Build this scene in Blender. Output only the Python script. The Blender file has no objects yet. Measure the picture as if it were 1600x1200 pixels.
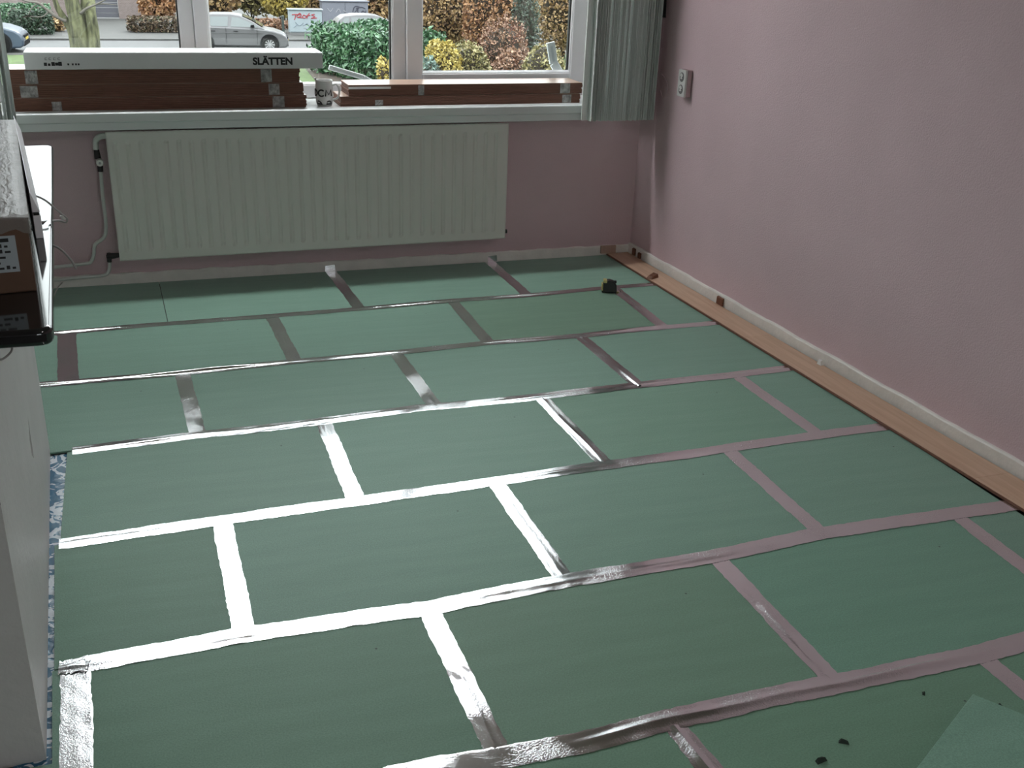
import bpy, bmesh, math, random
import numpy as np
from mathutils import Vector, Matrix
sc = bpy.context.scene
COL = sc.collection
random.seed(7)

# ------------------------------------------------------------------ camera
R3 = ((0.9425, -0.33237, 0.03488), (0.10049, 0.38137, 0.91894), (0.31873, 0.8626, -0.39284))  # right, up, forward
EYE = Vector((0, 0, 1.6215)); FPX = 1638.1
cd = bpy.data.cameras.new('camera'); cam = bpy.data.objects.new('camera', cd); COL.objects.link(cam)
r_, u_, f_ = [Vector(v).normalized() for v in R3]
cam.matrix_world = Matrix(((r_.x, u_.x, -f_.x, EYE.x), (r_.y, u_.y, -f_.y, EYE.y), (r_.z, u_.z, -f_.z, EYE.z), (0, 0, 0, 1)))
cd.sensor_width = 36; cd.lens = FPX / 1600 * 36; cd.clip_start = .05; cd.clip_end = 400
sc.camera = cam

# ------------------------------------------------------------------ world: bright overcast sky
w = bpy.data.worlds.new('overcast_sky'); sc.world = w; w.use_nodes = True
nt = w.node_tree; nt.nodes.clear()
wo = nt.nodes.new('ShaderNodeOutputWorld'); bg = nt.nodes.new('ShaderNodeBackground')
tc = nt.nodes.new('ShaderNodeTexCoord'); sp = nt.nodes.new('ShaderNodeSeparateXYZ'); cr = nt.nodes.new('ShaderNodeValToRGB')
nt.links.new(tc.outputs['Generated'], sp.inputs[0]); nt.links.new(sp.outputs['Z'], cr.inputs[0])
cr.color_ramp.elements[0].position = 0.0; cr.color_ramp.elements[0].color = (.80, .83, .86, 1)
cr.color_ramp.elements[1].position = 1.0; cr.color_ramp.elements[1].color = (2.5, 2.55, 2.6, 1)
nt.links.new(cr.outputs[0], bg.inputs[0]); nt.links.new(bg.outputs[0], wo.inputs[0])
bg.inputs[1].default_value = 3.5
vs = sc.view_settings; vs.view_transform = 'Standard'; vs.look = 'None'; vs.exposure = 0.0; vs.gamma = 1.0; vs.use_curve_mapping = False
try: sc.cycles.max_bounces = 14; sc.cycles.diffuse_bounces = 7; sc.cycles.transparent_max_bounces = 12
except Exception: pass

FILL_LAMP = (1.0, 0.2, 34.0)      # x, y, strength of the added ceiling fill lamp
FILL_STRIP = 42.0                # strength of the added strip lamp, in place of steep sky light

# ------------------------------------------------------------------ helpers
def ray(px, py):
    return r_ * ((px - 800) / FPX) + u_ * (-(py - 600) / FPX) + f_
def at(px, py, x=None, y=None, z=None):
    d = ray(px, py)
    t = ((z - EYE.z) / d.z) if z is not None else ((y - EYE.y) / d.y if y is not None else (x - EYE.x) / d.x)
    return EYE + d * t

MATS = {}
def mat(name, col, rough=.6, metal=0., bump=None, var=None, spec=.5, coat=0., bumpdist=.01):
    """bump=(scale,strength[,stretch]) ; var=(scale, amount[,stretch]) colour noise"""
    if name in MATS: return MATS[name]
    m = bpy.data.materials.new(name); m.use_nodes = True; n = m.node_tree; b = n.nodes['Principled BSDF']
    b.inputs['Base Color'].default_value = (*col, 1); b.inputs['Roughness'].default_value = rough
    b.inputs['Metallic'].default_value = metal; b.inputs['Specular IOR Level'].default_value = spec
    b.inputs['Coat Weight'].default_value = coat
    def coords(stretch):
        t = n.nodes.new('ShaderNodeTexCoord'); mp = n.nodes.new('ShaderNodeMapping'); mp.inputs['Scale'].default_value = stretch
        n.links.new(t.outputs['Object'], mp.inputs[0]); return mp.outputs[0]
    if var:
        no = n.nodes.new('ShaderNodeTexNoise'); no.inputs['Scale'].default_value = var[0]; no.inputs['Detail'].default_value = 5
        n.links.new(coords(var[2] if len(var) > 2 else (1, 1, 1)), no.inputs['Vector'])
        r = n.nodes.new('ShaderNodeValToRGB'); a = var[1]
        r.color_ramp.elements[0].position = .3; r.color_ramp.elements[1].position = .7
        r.color_ramp.elements[0].color = (*[max(0, c * (1 - a)) for c in col], 1); r.color_ramp.elements[1].color = (*[min(1, c * (1 + a)) for c in col], 1)
        n.links.new(no.outputs[0], r.inputs[0]); n.links.new(r.outputs[0], b.inputs['Base Color'])
    if bump:
        no = n.nodes.new('ShaderNodeTexNoise'); no.inputs['Scale'].default_value = bump[0]; no.inputs['Detail'].default_value = 4
        n.links.new(coords(bump[2] if len(bump) > 2 else (1, 1, 1)), no.inputs['Vector'])
        bp = n.nodes.new('ShaderNodeBump'); bp.inputs['Strength'].default_value = bump[1]; bp.inputs['Distance'].default_value = bumpdist
        n.links.new(no.outputs[0], bp.inputs['Height']); n.links.new(bp.outputs[0], b.inputs['Normal'])
    MATS[name] = m; return m

class MB:
    def __init__(s): s.v = []; s.f = []
    def add(s, vs, fs):
        o = len(s.v); s.v += [tuple(v) for v in vs]; s.f += [tuple(i + o for i in f) for f in fs]; return s
    def box(s, a, b):
        x0, y0, z0 = a; x1, y1, z1 = b
        return s.add([(x0, y0, z0), (x1, y0, z0), (x1, y1, z0), (x0, y1, z0), (x0, y0, z1), (x1, y0, z1), (x1, y1, z1), (x0, y1, z1)],
                     [(3, 2, 1, 0), (4, 5, 6, 7), (0, 1, 5, 4), (1, 2, 6, 5), (2, 3, 7, 6), (3, 0, 4, 7)])
    def slab(s, poly, z0, z1):      # vertical prism over a ccw polygon
        n = len(poly); vs_ = [(p[0], p[1], z0) for p in poly] + [(p[0], p[1], z1) for p in poly]
        return s.add(vs_, [tuple(range(n - 1, -1, -1)), tuple(range(n, 2 * n))] + [(i, (i + 1) % n, n + (i + 1) % n, n + i) for i in range(n)])
    def prism(s, A, B):             # two matching outlines joined
        n = len(A)
        return s.add(list(A) + list(B), [tuple(range(n - 1, -1, -1)), tuple(range(n, 2 * n))] + [(i, (i + 1) % n, n + (i + 1) % n, n + i) for i in range(n)])
    def tube(s, pts, r, n=8, cap=True):
        pts = [Vector(p) for p in pts]; rs = r if isinstance(r, (list, tuple)) else [r] * len(pts)
        rings = []; up = Vector((0, 0, 1)); prev = None
        for i, p in enumerate(pts):
            t = (pts[min(i + 1, len(pts) - 1)] - pts[max(i - 1, 0)]).normalized()
            if prev is None: a = t.cross(up if abs(t.z) < .9 else Vector((1, 0, 0))).normalized()
            else: a = (prev - t * prev.dot(t)).normalized()
            b = t.cross(a); prev = a
            rings.append([p + (a * math.cos(k * 2 * math.pi / n) + b * math.sin(k * 2 * math.pi / n)) * rs[i] for k in range(n)])
        vs_ = [v for r0 in rings for v in r0]; fs = []
        for i in range(len(pts) - 1):
            for k in range(n): fs.append((i * n + k, i * n + (k + 1) % n, (i + 1) * n + (k + 1) % n, (i + 1) * n + k))
        if cap: fs += [tuple(range(n - 1, -1, -1)), tuple(range((len(pts) - 1) * n, len(pts) * n))]
        return s.add(vs_, fs)
    def lathe(s, prof, c, axis='z', n=24, cap=True):   # prof: (radius, height)
        c = Vector(c); vs_ = []; fs = []
        for (r, h) in prof:
            for k in range(n):
                a = 2 * math.pi * k / n; x, y = r * math.cos(a), r * math.sin(a)
                vs_.append(c + Vector((x, y, h) if axis == 'z' else ((x, h, y) if axis == 'y' else (h, x, y))))
        for i in range(len(prof) - 1):
            for k in range(n): fs.append((i * n + k, i * n + (k + 1) % n, (i + 1) * n + (k + 1) % n, (i + 1) * n + k))
        if cap and prof[0][0] > 0: fs.append(tuple(range(n - 1, -1, -1)))
        if cap and prof[-1][0] > 0: fs.append(tuple(range((len(prof) - 1) * n, len(prof) * n)))
        return s.add(vs_, fs)
    def build(s, name, m, parent=None, smooth=False, bevel=0, seg=2, angle=35):
        me = bpy.data.meshes.new(name); me.from_pydata(s.v, [], s.f); me.update()
        bm = bmesh.new(); bm.from_mesh(me); bmesh.ops.recalc_face_normals(bm, faces=bm.faces); bm.to_mesh(me); bm.free()
        me.materials.append(m)
        o = bpy.data.objects.new(name, me); COL.objects.link(o)
        if parent: o.parent = parent
        if bevel:
            b = o.modifiers.new('bevel', 'BEVEL'); b.width = bevel; b.segments = seg; b.limit_method = 'ANGLE'; b.angle_limit = math.radians(angle)
        if smooth:
            for p in me.polygons: p.use_smooth = True
            if smooth != 'all':
                bm = bmesh.new(); bm.from_mesh(me)
                for e in bm.edges:
                    if len(e.link_faces) == 2 and e.calc_face_angle(0) > math.radians(40): e.smooth = False
                bm.to_mesh(me); bm.free()
        return o
def box(name, a, b, m, parent=None, bevel=0, seg=2): return MB().box(a, b).build(name, m, parent, bevel=bevel, seg=seg)
def tag(o, label, cat=None, group=None, kind=None):
    o['label'] = label
    if cat: o['category'] = cat
    if group: o['group'] = group
    if kind: o['kind'] = kind
    return o
def thing(name, label, cat, loc=(0, 0, 0), rz=0, group=None):
    o = bpy.data.objects.new(name, None); COL.objects.link(o); o.location = loc; o.rotation_euler = (0, 0, rz); o.empty_display_size = .05
    return tag(o, label, cat, group)
def structure(o, label): o['kind'] = 'structure'; o['label'] = label; return o
def text_mesh(txt, size, bold=0.0):
    cu = bpy.data.curves.new('lettering', 'FONT'); cu.body = txt; cu.size = size; cu.offset = bold; cu.extrude = .0004; cu.align_x = 'LEFT'
    ob = bpy.data.objects.new('lettering', cu); COL.objects.link(ob)
    dg = bpy.context.evaluated_depsgraph_get(); me = bpy.data.meshes.new_from_object(ob.evaluated_get(dg))
    bpy.data.objects.remove(ob); return me
def smooth_path(pts, n=6):
    P = [Vector(p) for p in pts]; out = []
    for i in range(len(P) - 1):
        p0, p1, p2, p3 = P[max(i - 1, 0)], P[i], P[i + 1], P[min(i + 2, len(P) - 1)]
        for k in range(n):
            t = k / n; t2 = t * t; t3 = t2 * t
            out.append(.5 * ((2 * p1) + (p2 - p0) * t + (2 * p0 - 5 * p1 + 4 * p2 - p3) * t2 + (3 * p1 - p0 - 3 * p2 + p3) * t3))
    out.append(P[-1]); return out

# ------------------------------------------------------------------ materials
pink = mat('pink_wall_paint', (.64, .475, .505), .75, bump=(160, .25), var=(3, .03), spec=.3)
white_plaster = mat('white_plaster', (.58, .565, .56), .55, bump=(40, .2), var=(4, .05))
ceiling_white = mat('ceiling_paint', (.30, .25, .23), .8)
skirting_paint = mat('old_white_skirting_paint', (.80, .77, .73), .5, bump=(60, .3), var=(14, .06))
upvc = mat('white_window_plastic', (.74, .74, .75), .3)
sill_white = mat('sill_white_gloss', (.70, .73, .72), .22, bump=(12, .05))
rad_white = mat('radiator_enamel', (.69, .68, .635), .35)
pipe_white = mat('pipe_paint', (.60, .62, .59), .4)
black_metal = mat('dark_valve_metal', (.02, .018, .018), .4)
gasket = mat('black_rubber', (.012, .012, .012), .5)
blind_cloth = mat('blind_fabric', (.72, .75, .73), .7, bump=(90, .2))
slab_black = mat('black_polished_stone', (.012, .012, .013), .06, spec=.9)
concrete = mat('subfloor', (.06, .056, .05), .8, bump=(30, .3))
dark_gap = mat('dark_gap', (.012, .012, .012), .9)

def glass_mat():
    m = bpy.data.materials.new('window_glass'); m.use_nodes = True; n = m.node_tree; n.nodes.clear()
    o = n.nodes.new('ShaderNodeOutputMaterial'); mx = n.nodes.new('ShaderNodeMixShader'); t = n.nodes.new('ShaderNodeBsdfTransparent')
    g = n.nodes.new('ShaderNodeBsdfGlossy'); g.inputs['Roughness'].default_value = .01; fr = n.nodes.new('ShaderNodeFresnel'); fr.inputs[0].default_value = 1.45
    t.inputs[0].default_value = (.93, .96, .95, 1)
    n.links.new(fr.outputs[0], mx.inputs[0]); n.links.new(t.outputs[0], mx.inputs[1]); n.links.new(g.outputs[0], mx.inputs[2]); n.links.new(mx.outputs[0], o.inputs[0]); return m
GLASS = glass_mat()

def underlay_mat():
    m = bpy.data.materials.new('green_fibre_underlay'); m.use_nodes = True; n = m.node_tree; b = n.nodes['Principled BSDF']
    L = n.links.new
    tcn = n.nodes.new('ShaderNodeTexCoord'); mp = n.nodes.new('ShaderNodeMapping'); mp.inputs['Scale'].default_value = (1.2, 9, 1)
    mp.inputs['Rotation'].default_value = (0, 0, .06)
    L(tcn.outputs['Object'], mp.inputs[0])
    n1 = n.nodes.new('ShaderNodeTexNoise'); n1.inputs['Scale'].default_value = 2.2; n1.inputs['Detail'].default_value = 4; L(mp.outputs[0], n1.inputs['Vector'])
    n2 = n.nodes.new('ShaderNodeTexNoise'); n2.inputs['Scale'].default_value = 260; n2.inputs['Detail'].default_value = 3; L(tcn.outputs['Object'], n2.inputs['Vector'])
    n3 = n.nodes.new('ShaderNodeTexNoise'); n3.inputs['Scale'].default_value = 1.1; n3.inputs['Detail'].default_value = 2; L(tcn.outputs['Object'], n3.inputs['Vector'])
    r = n.nodes.new('ShaderNodeValToRGB'); r.color_ramp.elements[0].position = .3; r.color_ramp.elements[1].position = .7
    r.color_ramp.elements[0].color = (.172, .307, .232, 1); r.color_ramp.elements[1].color = (.192, .337, .258, 1); L(n1.outputs[0], r.inputs[0])
    oi = n.nodes.new('ShaderNodeObjectInfo')
    mul = n.nodes.new('ShaderNodeMix'); mul.data_type = 'RGBA'; mul.blend_type = 'MULTIPLY'; mul.inputs[0].default_value = 1
    L(r.outputs[0], mul.inputs[6]); L(oi.outputs['Color'], mul.inputs[7])
    mul2 = n.nodes.new('ShaderNodeMix'); mul2.data_type = 'RGBA'; mul2.blend_type = 'MULTIPLY'; mul2.inputs[0].default_value = 1
    r2 = n.nodes.new('ShaderNodeValToRGB'); r2.color_ramp.elements[0].position = .3; r2.color_ramp.elements[1].position = .7
    r2.color_ramp.elements[0].color = (.82, .82, .82, 1); r2.color_ramp.elements[1].color = (1.12, 1.12, 1.12, 1); L(n2.outputs[0], r2.inputs[0])
    L(mul.outputs[2], mul2.inputs[6]); L(r2.outputs[0], mul2.inputs[7]); 
    vo_ = n.nodes.new('ShaderNodeTexVoronoi'); vo_.inputs['Scale'].default_value = 7.5; L(tcn.outputs['Object'], vo_.inputs['Vector'])
    lt = n.nodes.new('ShaderNodeMath'); lt.operation = 'LESS_THAN'; lt.inputs[1].default_value = .028; L(vo_.outputs['Distance'], lt.inputs[0])
    sx_ = n.nodes.new('ShaderNodeSeparateColor'); L(vo_.outputs['Color'], sx_.inputs[0])
    g2 = n.nodes.new('ShaderNodeMath'); g2.operation = 'GREATER_THAN'; g2.inputs[1].default_value = .72; L(sx_.outputs[0], g2.inputs[0])
    an = n.nodes.new('ShaderNodeMath'); an.operation = 'MULTIPLY'; L(lt.outputs[0], an.inputs[0]); L(g2.outputs[0], an.inputs[1])
    mx3 = n.nodes.new('ShaderNodeMix'); mx3.data_type = 'RGBA'; L(an.outputs[0], mx3.inputs[0]); L(mul2.outputs[2], mx3.inputs[6]); mx3.inputs[7].default_value = (.05, .075, .06, 1)
    L(mx3.outputs[2], b.inputs['Base Color'])
    b.inputs['Roughness'].default_value = .62; b.inputs['Specular IOR Level'].default_value = .45
    b.inputs['Sheen Weight'].default_value = .7; b.inputs['Sheen Roughness'].default_value = .35; b.inputs['Sheen Tint'].default_value = (.78, .95, .90, 1)
    ad = n.nodes.new('ShaderNodeMath'); ad.operation = 'MULTIPLY_ADD'; ad.inputs[1].default_value = 2.5
    L(n1.outputs[0], ad.inputs[0]); L(n2.outputs[0], ad.inputs[2])
    bp = n.nodes.new('ShaderNodeBump'); bp.inputs['Strength'].default_value = .35; bp.inputs['Distance'].default_value = .0012
    L(ad.outputs[0], bp.inputs['Height']); L(bp.outputs[0], b.inputs['Normal']); return m
UNDERLAY = underlay_mat()

def tape_mat():
    m = bpy.data.materials.new('aluminium_foil_tape'); m.use_nodes = True; n = m.node_tree; b = n.nodes['Principled BSDF']; L = n.links.new
    b.inputs['Metallic'].default_value = 1; b.inputs['Base Color'].default_value = (.86, .86, .88, 1)
    tcn = n.nodes.new('ShaderNodeTexCoord')
    n1 = n.nodes.new('ShaderNodeTexNoise'); n1.inputs['Scale'].default_value = 210; n1.inputs['Detail'].default_value = 5; n1.inputs['Distortion'].default_value = 1.2; L(tcn.outputs['Object'], n1.inputs['Vector'])
    n2 = n.nodes.new('ShaderNodeTexNoise'); n2.inputs['Scale'].default_value = 5; n2.inputs['Detail'].default_value = 2; L(tcn.outputs['Object'], n2.inputs['Vector'])
    r = n.nodes.new('ShaderNodeMapRange'); r.inputs[1].default_value = .42; r.inputs[2].default_value = .62; r.inputs[3].default_value = .10; r.inputs[4].default_value = .95; L(n2.outputs[0], r.inputs[0])
    bp = n.nodes.new('ShaderNodeBump'); bp.inputs['Distance'].default_value = .0011; L(r.outputs[0], bp.inputs['Strength']); L(n1.outputs[0], bp.inputs['Height']); L(bp.outputs[0], b.inputs['Normal'])
    r2 = n.nodes.new('ShaderNodeMapRange'); r2.inputs[3].default_value = .08; r2.inputs[4].default_value = .17; L(n2.outputs[0], r2.inputs[0]); L(r2.outputs[0], b.inputs['Roughness'])
    return m
TAPE = tape_mat()

def wood_mat(name, c0, c1, axis_scale, rough=.35, scale=3.):
    m = bpy.data.materials.new(name); m.use_nodes = True; n = m.node_tree; b = n.nodes['Principled BSDF']; L = n.links.new
    tcn = n.nodes.new('ShaderNodeTexCoord'); mp = n.nodes.new('ShaderNodeMapping'); mp.inputs['Scale'].default_value = axis_scale; L(tcn.outputs['Object'], mp.inputs[0])
    n1 = n.nodes.new('ShaderNodeTexNoise'); n1.inputs['Scale'].default_value = scale; n1.inputs['Detail'].default_value = 8; n1.inputs['Distortion'].default_value = .6; L(mp.outputs[0], n1.inputs['Vector'])
    r = n.nodes.new('ShaderNodeValToRGB'); r.color_ramp.elements[0].position = .32; r.color_ramp.elements[1].position = .72
    r.color_ramp.elements[0].color = (*c0, 1); r.color_ramp.elements[1].color = (*c1, 1); L(n1.outputs[0], r.inputs[0]); L(r.outputs[0], b.inputs['Base Color'])
    b.inputs['Roughness'].default_value = rough; return m
beech = wood_mat('beech_laminate', (.52, .335, .225), (.64, .445, .32), (14, 1.0, 6), .4)
beech_x = wood_mat('beech_laminate_crosswise', (.40, .27, .20), (.52, .37, .29), (1.0, 14, 6), .3)
fibreboard = mat('brown_fibreboard_edge', (.17, .075, .048), .7, var=(60, .25, (.3, 1, 8)))
raw_wood = wood_mat('spacer_wood', (.12, .045, .025), (.22, .09, .045), (8, 8, 2), .6)
pale_wood = wood_mat('pale_spacer_wood', (.42, .28, .22), (.50, .35, .28), (8, 8, 2), .5)

# ------------------------------------------------------------------ setting: walls
def YW(x): return 5.225 - .02 * x                 # inner face of the window wall
def XR(y): return 2.594 + (5.044 - y) * .0435     # inner face of the right wall
WX0, WX1, WZ0, WZ1 = -.78, 2.46, .80, 2.57        # window opening
XL, YN, ZC = -1.26, -3.6, 2.66
def wall_piece(mb, x0, x1, z0, z1): mb.slab([(x0, YW(x0)), (x1, YW(x1)), (x1, 5.50), (x0, 5.50)], z0, z1)
mb = MB()
xe = 2.9
wall_piece(mb, XL - .2, WX0, 0 - .012, ZC); wall_piece(mb, WX1, xe, -.012, ZC); wall_piece(mb, WX0, WX1, -.012, WZ0); wall_piece(mb, WX0, WX1, WZ1, ZC)
structure(mb.build('wall_far', pink), 'pink painted wall below and beside the window')
mb = MB(); mb.slab([(XR(5.3), 5.3), (XR(YN), YN), (XR(YN) + .2, YN), (XR(5.3) + .2, 5.3)], -.012, ZC)
wall_right = structure(mb.build('wall_right', pink), 'long plain pink painted wall on the right')
structure(box('wall_left', (XL - .2, YN, -.012), (XL, 5.24, ZC), white_plaster), 'white plastered wall on the left behind the low pier')
mb = MB(); x1n = XR(YN) + .2
mb.box((XL - .2, YN - .2, -.012), (.2, YN, ZC)); mb.box((1.8, YN - .2, -.012), (x1n, YN, ZC)); mb.box((.2, YN - .2, -.012), (1.8, YN, .85)); mb.box((.2, YN - .2, 2.35), (1.8, YN, ZC))
structure(mb.build('wall_near', white_plaster), 'white wall with an added fill light window behind the viewer')
structure(box('ceiling', (XL - .2, YN - .2, ZC), (x1n, 5.50, ZC + .15), ceiling_white), 'plain ceiling of the room')
w2 = bpy.data.objects.new('fill_window', None); COL.objects.link(w2); structure(w2, 'added window for fill light in the unseen wall behind the viewer')  # unseen window, added to let in fill light from behind
mb = MB()
for x in (.2, .97, 1.74): mb.box((x, YN - .14, .85), (x + .06, YN - .06, 2.35))
mb.box((.2, YN - .14, .85), (1.8, YN - .06, .92)); mb.box((.2, YN - .14, 2.28), (1.8, YN - .06, 2.35)); mb.build('window_frame', upvc, w2, bevel=.004)
box('pane', (.26, YN - .11, .92), (.97, YN - .10, 2.28), GLASS, w2); box('pane', (1.03, YN - .11, .92), (1.74, YN - .10, 2.28), GLASS, w2)

# flush ceiling lamp, added out of view for fill light
lamp = thing('added_ceiling_lamp', 'round white fill lamp added on the ceiling out of view', 'ceiling lamp', (FILL_LAMP[0], FILL_LAMP[1], ZC))
MB().lathe([(.0, -.03), (.22, -.03), (.23, -.02), (.23, .0), (.0, .0)], (0, 0, 0), 'z', 32).build('lamp_base', upvc, lamp, smooth=True)
em = bpy.data.materials.new('fill_lamp_diffuser'); em.use_nodes = True; eb = em.node_tree.nodes['Principled BSDF']; eb.inputs['Base Color'].default_value = (.9, .9, .88, 1)
eb.inputs['Emission Color'].default_value = (1, .97, .93, 1); eb.inputs['Emission Strength'].default_value = FILL_LAMP[2]
MB().lathe([(.0, -.075), (.10, -.072), (.17, -.060), (.21, -.031), (.0, -.031)], (0, 0, 0), 'z', 32).build('diffuser', em, lamp, smooth=True)
# unseen strip lamp added under the lintel, stands in for steep sky light
strip = thing('added_strip_lamp', 'long flat fill lamp added under the lintel in place of steep sky light', 'strip lamp', (.65, 5.30, WZ1))
box('lamp_rail', (-1.25, -.072, -.030), (1.25, .072, -.004), upvc, strip, bevel=.003)
em2 = bpy.data.materials.new('fill_strip_diffuser'); em2.use_nodes = True; eb = em2.node_tree.nodes['Principled BSDF']; eb.inputs['Base Color'].default_value = (.9, .9, .9, 1)
eb.inputs['Emission Color'].default_value = (.95, .985, 1, 1); eb.inputs['Emission Strength'].default_value = FILL_STRIP
box('fill_lamp_diffuser', (-1.23, -.062, -.040), (1.23, .062, -.0305), em2, strip, bevel=.003)
for x in (-1.262, 1.25): box('end_cap', (x, -.072, -.042), (x + .012, .072, -.004), upvc, strip)
# skirting boards (old, chipped paint on the top edge)
def skirting(name, p0, p1, h, th, label, inward):
    n = 140; vs_ = []; fs = []; rng = random.Random(3)
    for i in range(n + 1):
        t = i / n; x = p0[0] + (p1[0] - p0[0]) * t; y = p0[1] + (p1[1] - p0[1]) * t
        hz = h + rng.uniform(-.0015, .0015) + .002 * math.sin(i * .9); a = Vector((x, y, 0)); b = a + Vector(inward) * th; c = a + Vector(inward) * (th - .004)
        vs_ += [(a.x, a.y, -.012), (b.x, b.y, -.012), (b.x, b.y, hz - .006), (c.x, c.y, hz), (a.x, a.y, hz)]
    for i in range(n):
        for k in range(5): fs.append((i * 5 + k, i * 5 + (k + 1) % 5, (i + 1) * 5 + (k + 1) % 5, (i + 1) * 5 + k))
    fs += [(0, 1, 2, 3, 4), tuple(n * 5 + k for k in (4, 3, 2, 1, 0))]
    return structure(MB().add(vs_, fs).build(name, skirting_paint), label)
skirting('baseboard_far', (XL, YW(XL)), (XR(5.17), YW(2.58)), .052, .014, 'low white skirting under the radiator wall', (0, -1, 0))
skirting('baseboard_right', (XR(5.17), 5.17), (XR(YN), YN), .060, .015, 'chipped white skirting along the right wall', (-1, 0, 0))

# ------------------------------------------------------------------ floor
floor = structure(box('floor', (XL - .1, YN - .1, -.05), (XR(YN) + .1, 5.5, -.012), concrete), 'floor covered with green underlay boards taped with foil')
def F(px, py): p = at(px, py, z=0); return (p.x, p.y)
SEAM_PX = {1: [(100, 520), (230, 508.5), (425, 494), (561, 483), (707, 470), (824, 462), (935, 451), (1000, 446)],
 2: [(70, 601), (287, 583), (457, 565.5), (620, 551), (762, 536), (906, 525), (1000, 515), (1095, 507)],
 3: [(113, 705), (310, 680), (400, 671), (492, 660), (650, 638.5), (800, 625), (880, 615.5), (997, 602), (1090, 592), (1148, 586), (1218, 577)],
 4: [(92, 851), (350, 813), (400, 805.5), (565, 782.5), (800, 749), (869, 738), (948, 727), (1090, 708), (1136, 700.5), (1280, 680), (1364, 669)],
 5: [(137, 1038), (379, 993), (600, 960), (673, 950), (800, 924), (884, 908), (968, 894), (1120, 869), (1280, 834), (1400, 816), (1490, 803), (1560, 793)],
 6: [(700, 1197), (790, 1183), (910, 1161), (1039, 1127), (1120, 1109), (1200, 1090), (1307, 1069), (1520, 1025), (1600, 1003)]}
SEAM = {k: [F(*q) for q in v] for k, v in SEAM_PX.items()}
def seam_y(k, x):
    if k == 0: return YW(x) - .016
    if k not in SEAM: return 5.183 - .59 * k - .004 * (x - 1)
    P = SEAM[k]
    if x <= P[0][0]: i = 0
    elif x >= P[-1][0]: i = len(P) - 2
    else: i = max(j for j in range(len(P) - 1) if P[j][0] <= x)
    (xa, ya), (xb, yb) = P[i], P[i + 1]
    if x < P[0][0] or x > P[-1][0]:       # extend with the mean slope
        s = (P[-1][1] - P[0][1]) / (P[-1][0] - P[0][0]); e = P[0] if x < P[0][0] else P[-1]
        return e[1] + s * (x - e[0])
    return ya + (yb - ya) * (x - xa) / (xb - xa)
JOINT_PX = {1: [((250, 447), (262, 502)), ((517, 424), (560, 480)), ((767, 411), (824, 461))],
 2: [((104, 521), (107, 597)), ((425, 495), (459, 561)), ((709, 473), (761, 533)), ((968, 457), (1033, 508))],
 3: [((285, 585), (309, 676)), ((618, 551), (678, 632)), ((908, 527), (995, 600))],
 4: [((507, 662), (555, 778)), ((848, 624), (943, 722)), ((1152, 588), (1278, 678))],
 5: [((348, 820), (382, 988)), ((775, 755), (880, 902)), ((1140, 705), (1282, 832))],
 6: [((118, 1046), (120, 1198)), ((673, 958), (780, 1180)), ((1124, 876), (1302, 1064)), ((1495, 806), (1597, 884))],
 7: [((1051, 1131), (1108, 1200)), ((1532, 1025), (1600, 1080))]}
def joint_line(k, j):
    a, b = F(*j[0]), F(*j[1])
    def X(y): return a[0] + (b[0] - a[0]) * (y - a[1]) / (b[1] - a[1])
    def end(s):
        x = a[0]
        for _ in range(6): y = seam_y(s, x); x = X(y)
        return (x, y)
    return end(k - 1), end(k)
JL = {k: [joint_line(k, j) for j in v] for k, v in JOINT_PX.items()}
tints = random.Random(11)
LIGHT = {(5, 0): (.80, .84, .80), (5, 1): (.98, 1, 1), (6, 1): (.80, .86, .80), (6, 2): (.86, .88, .82), (2, 4): (.80, .82, .74), (7, 1): (.82, .88, .80), (7, 2): (.80, .86, .78), (7, 3): (.80, .86, .78), (7, 4): (.78, .84, .76), (4, 2): (.97, 1, .95), (6, 3): (.86, .96, .93)}
def lerp(a, b, t): return (a[0] + (b[0] - a[0]) * t, a[1] + (b[1] - a[1]) * t)
GAP = .0016
def board(poly, z0=-.0065, z1=0., parent=floor, tint=None):
    c = (sum(p[0] for p in poly) / len(poly), sum(p[1] for p in poly) / len(poly))
    o = MB().slab([(p[0] - c[0], p[1] - c[1]) for p in poly], z0, z1).build('underlay_board', UNDERLAY, parent, bevel=.0008, seg=1)
    o.location = (c[0], c[1], 0)
    t = tint or [tints.uniform(.94, 1.05)] * 3
    o.color = (t[0], t[1], t[2], 1); return o
for k in range(1, 9):
    lines = list(JL.get(k, []))
    xl = {4: -.306, 5: -.290}.get(k, -1.25)
    xr = 2.53 if k <= 7 else 2.53
    L0 = ((xl, seam_y(k - 1, xl)), (xl, seam_y(k, xl)))
    if k == 5: L0 = ((-.3205, seam_y(4, -.32)), (-.2975, seam_y(5, -.30)))
    R0 = ((xr, seam_y(k - 1, xr)), (xr, seam_y(k, xr)))
    if k in (1, 2, 3):   # hidden further joint behind the pier
        x = {1: -.86, 2: -.80, 3: -.74}[k]; lines.insert(0, ((x, seam_y(k - 1, x)), (x, seam_y(k, x))))
    if k == 7: 
        for x in (.165, -.69): lines.insert(0, ((x, seam_y(6, x)), (x, seam_y(7, x))))
    if k == 8: lines = [((x, seam_y(7, x)), (x, seam_y(8, x))) for x in (-.4, .45, 1.3, 2.15)]
    edges = [L0] + lines + [R0]
    for i in range(len(edges) - 1):
        (a0, a1), (b0, b1) = edges[i], edges[i + 1]
        g = GAP
        poly = [(a1[0] + g, a1[1] + g), (b1[0] - g, b1[1] + g), (b0[0] - g, b0[1] - g), (a0[0] + g, a0[1] - g)]
        if k == 6 and i == 0:
            poly = [(a1[0] + g, a1[1] + g), (b1[0] - g, b1[1] + g), (b0[0] - g, b0[1] - g), (-.3005, b0[1] - g), (-.287, 1.905), (a1[0] + g, 1.94)]
        t = LIGHT.get((k, i)); board(poly, tint=t)

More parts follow.
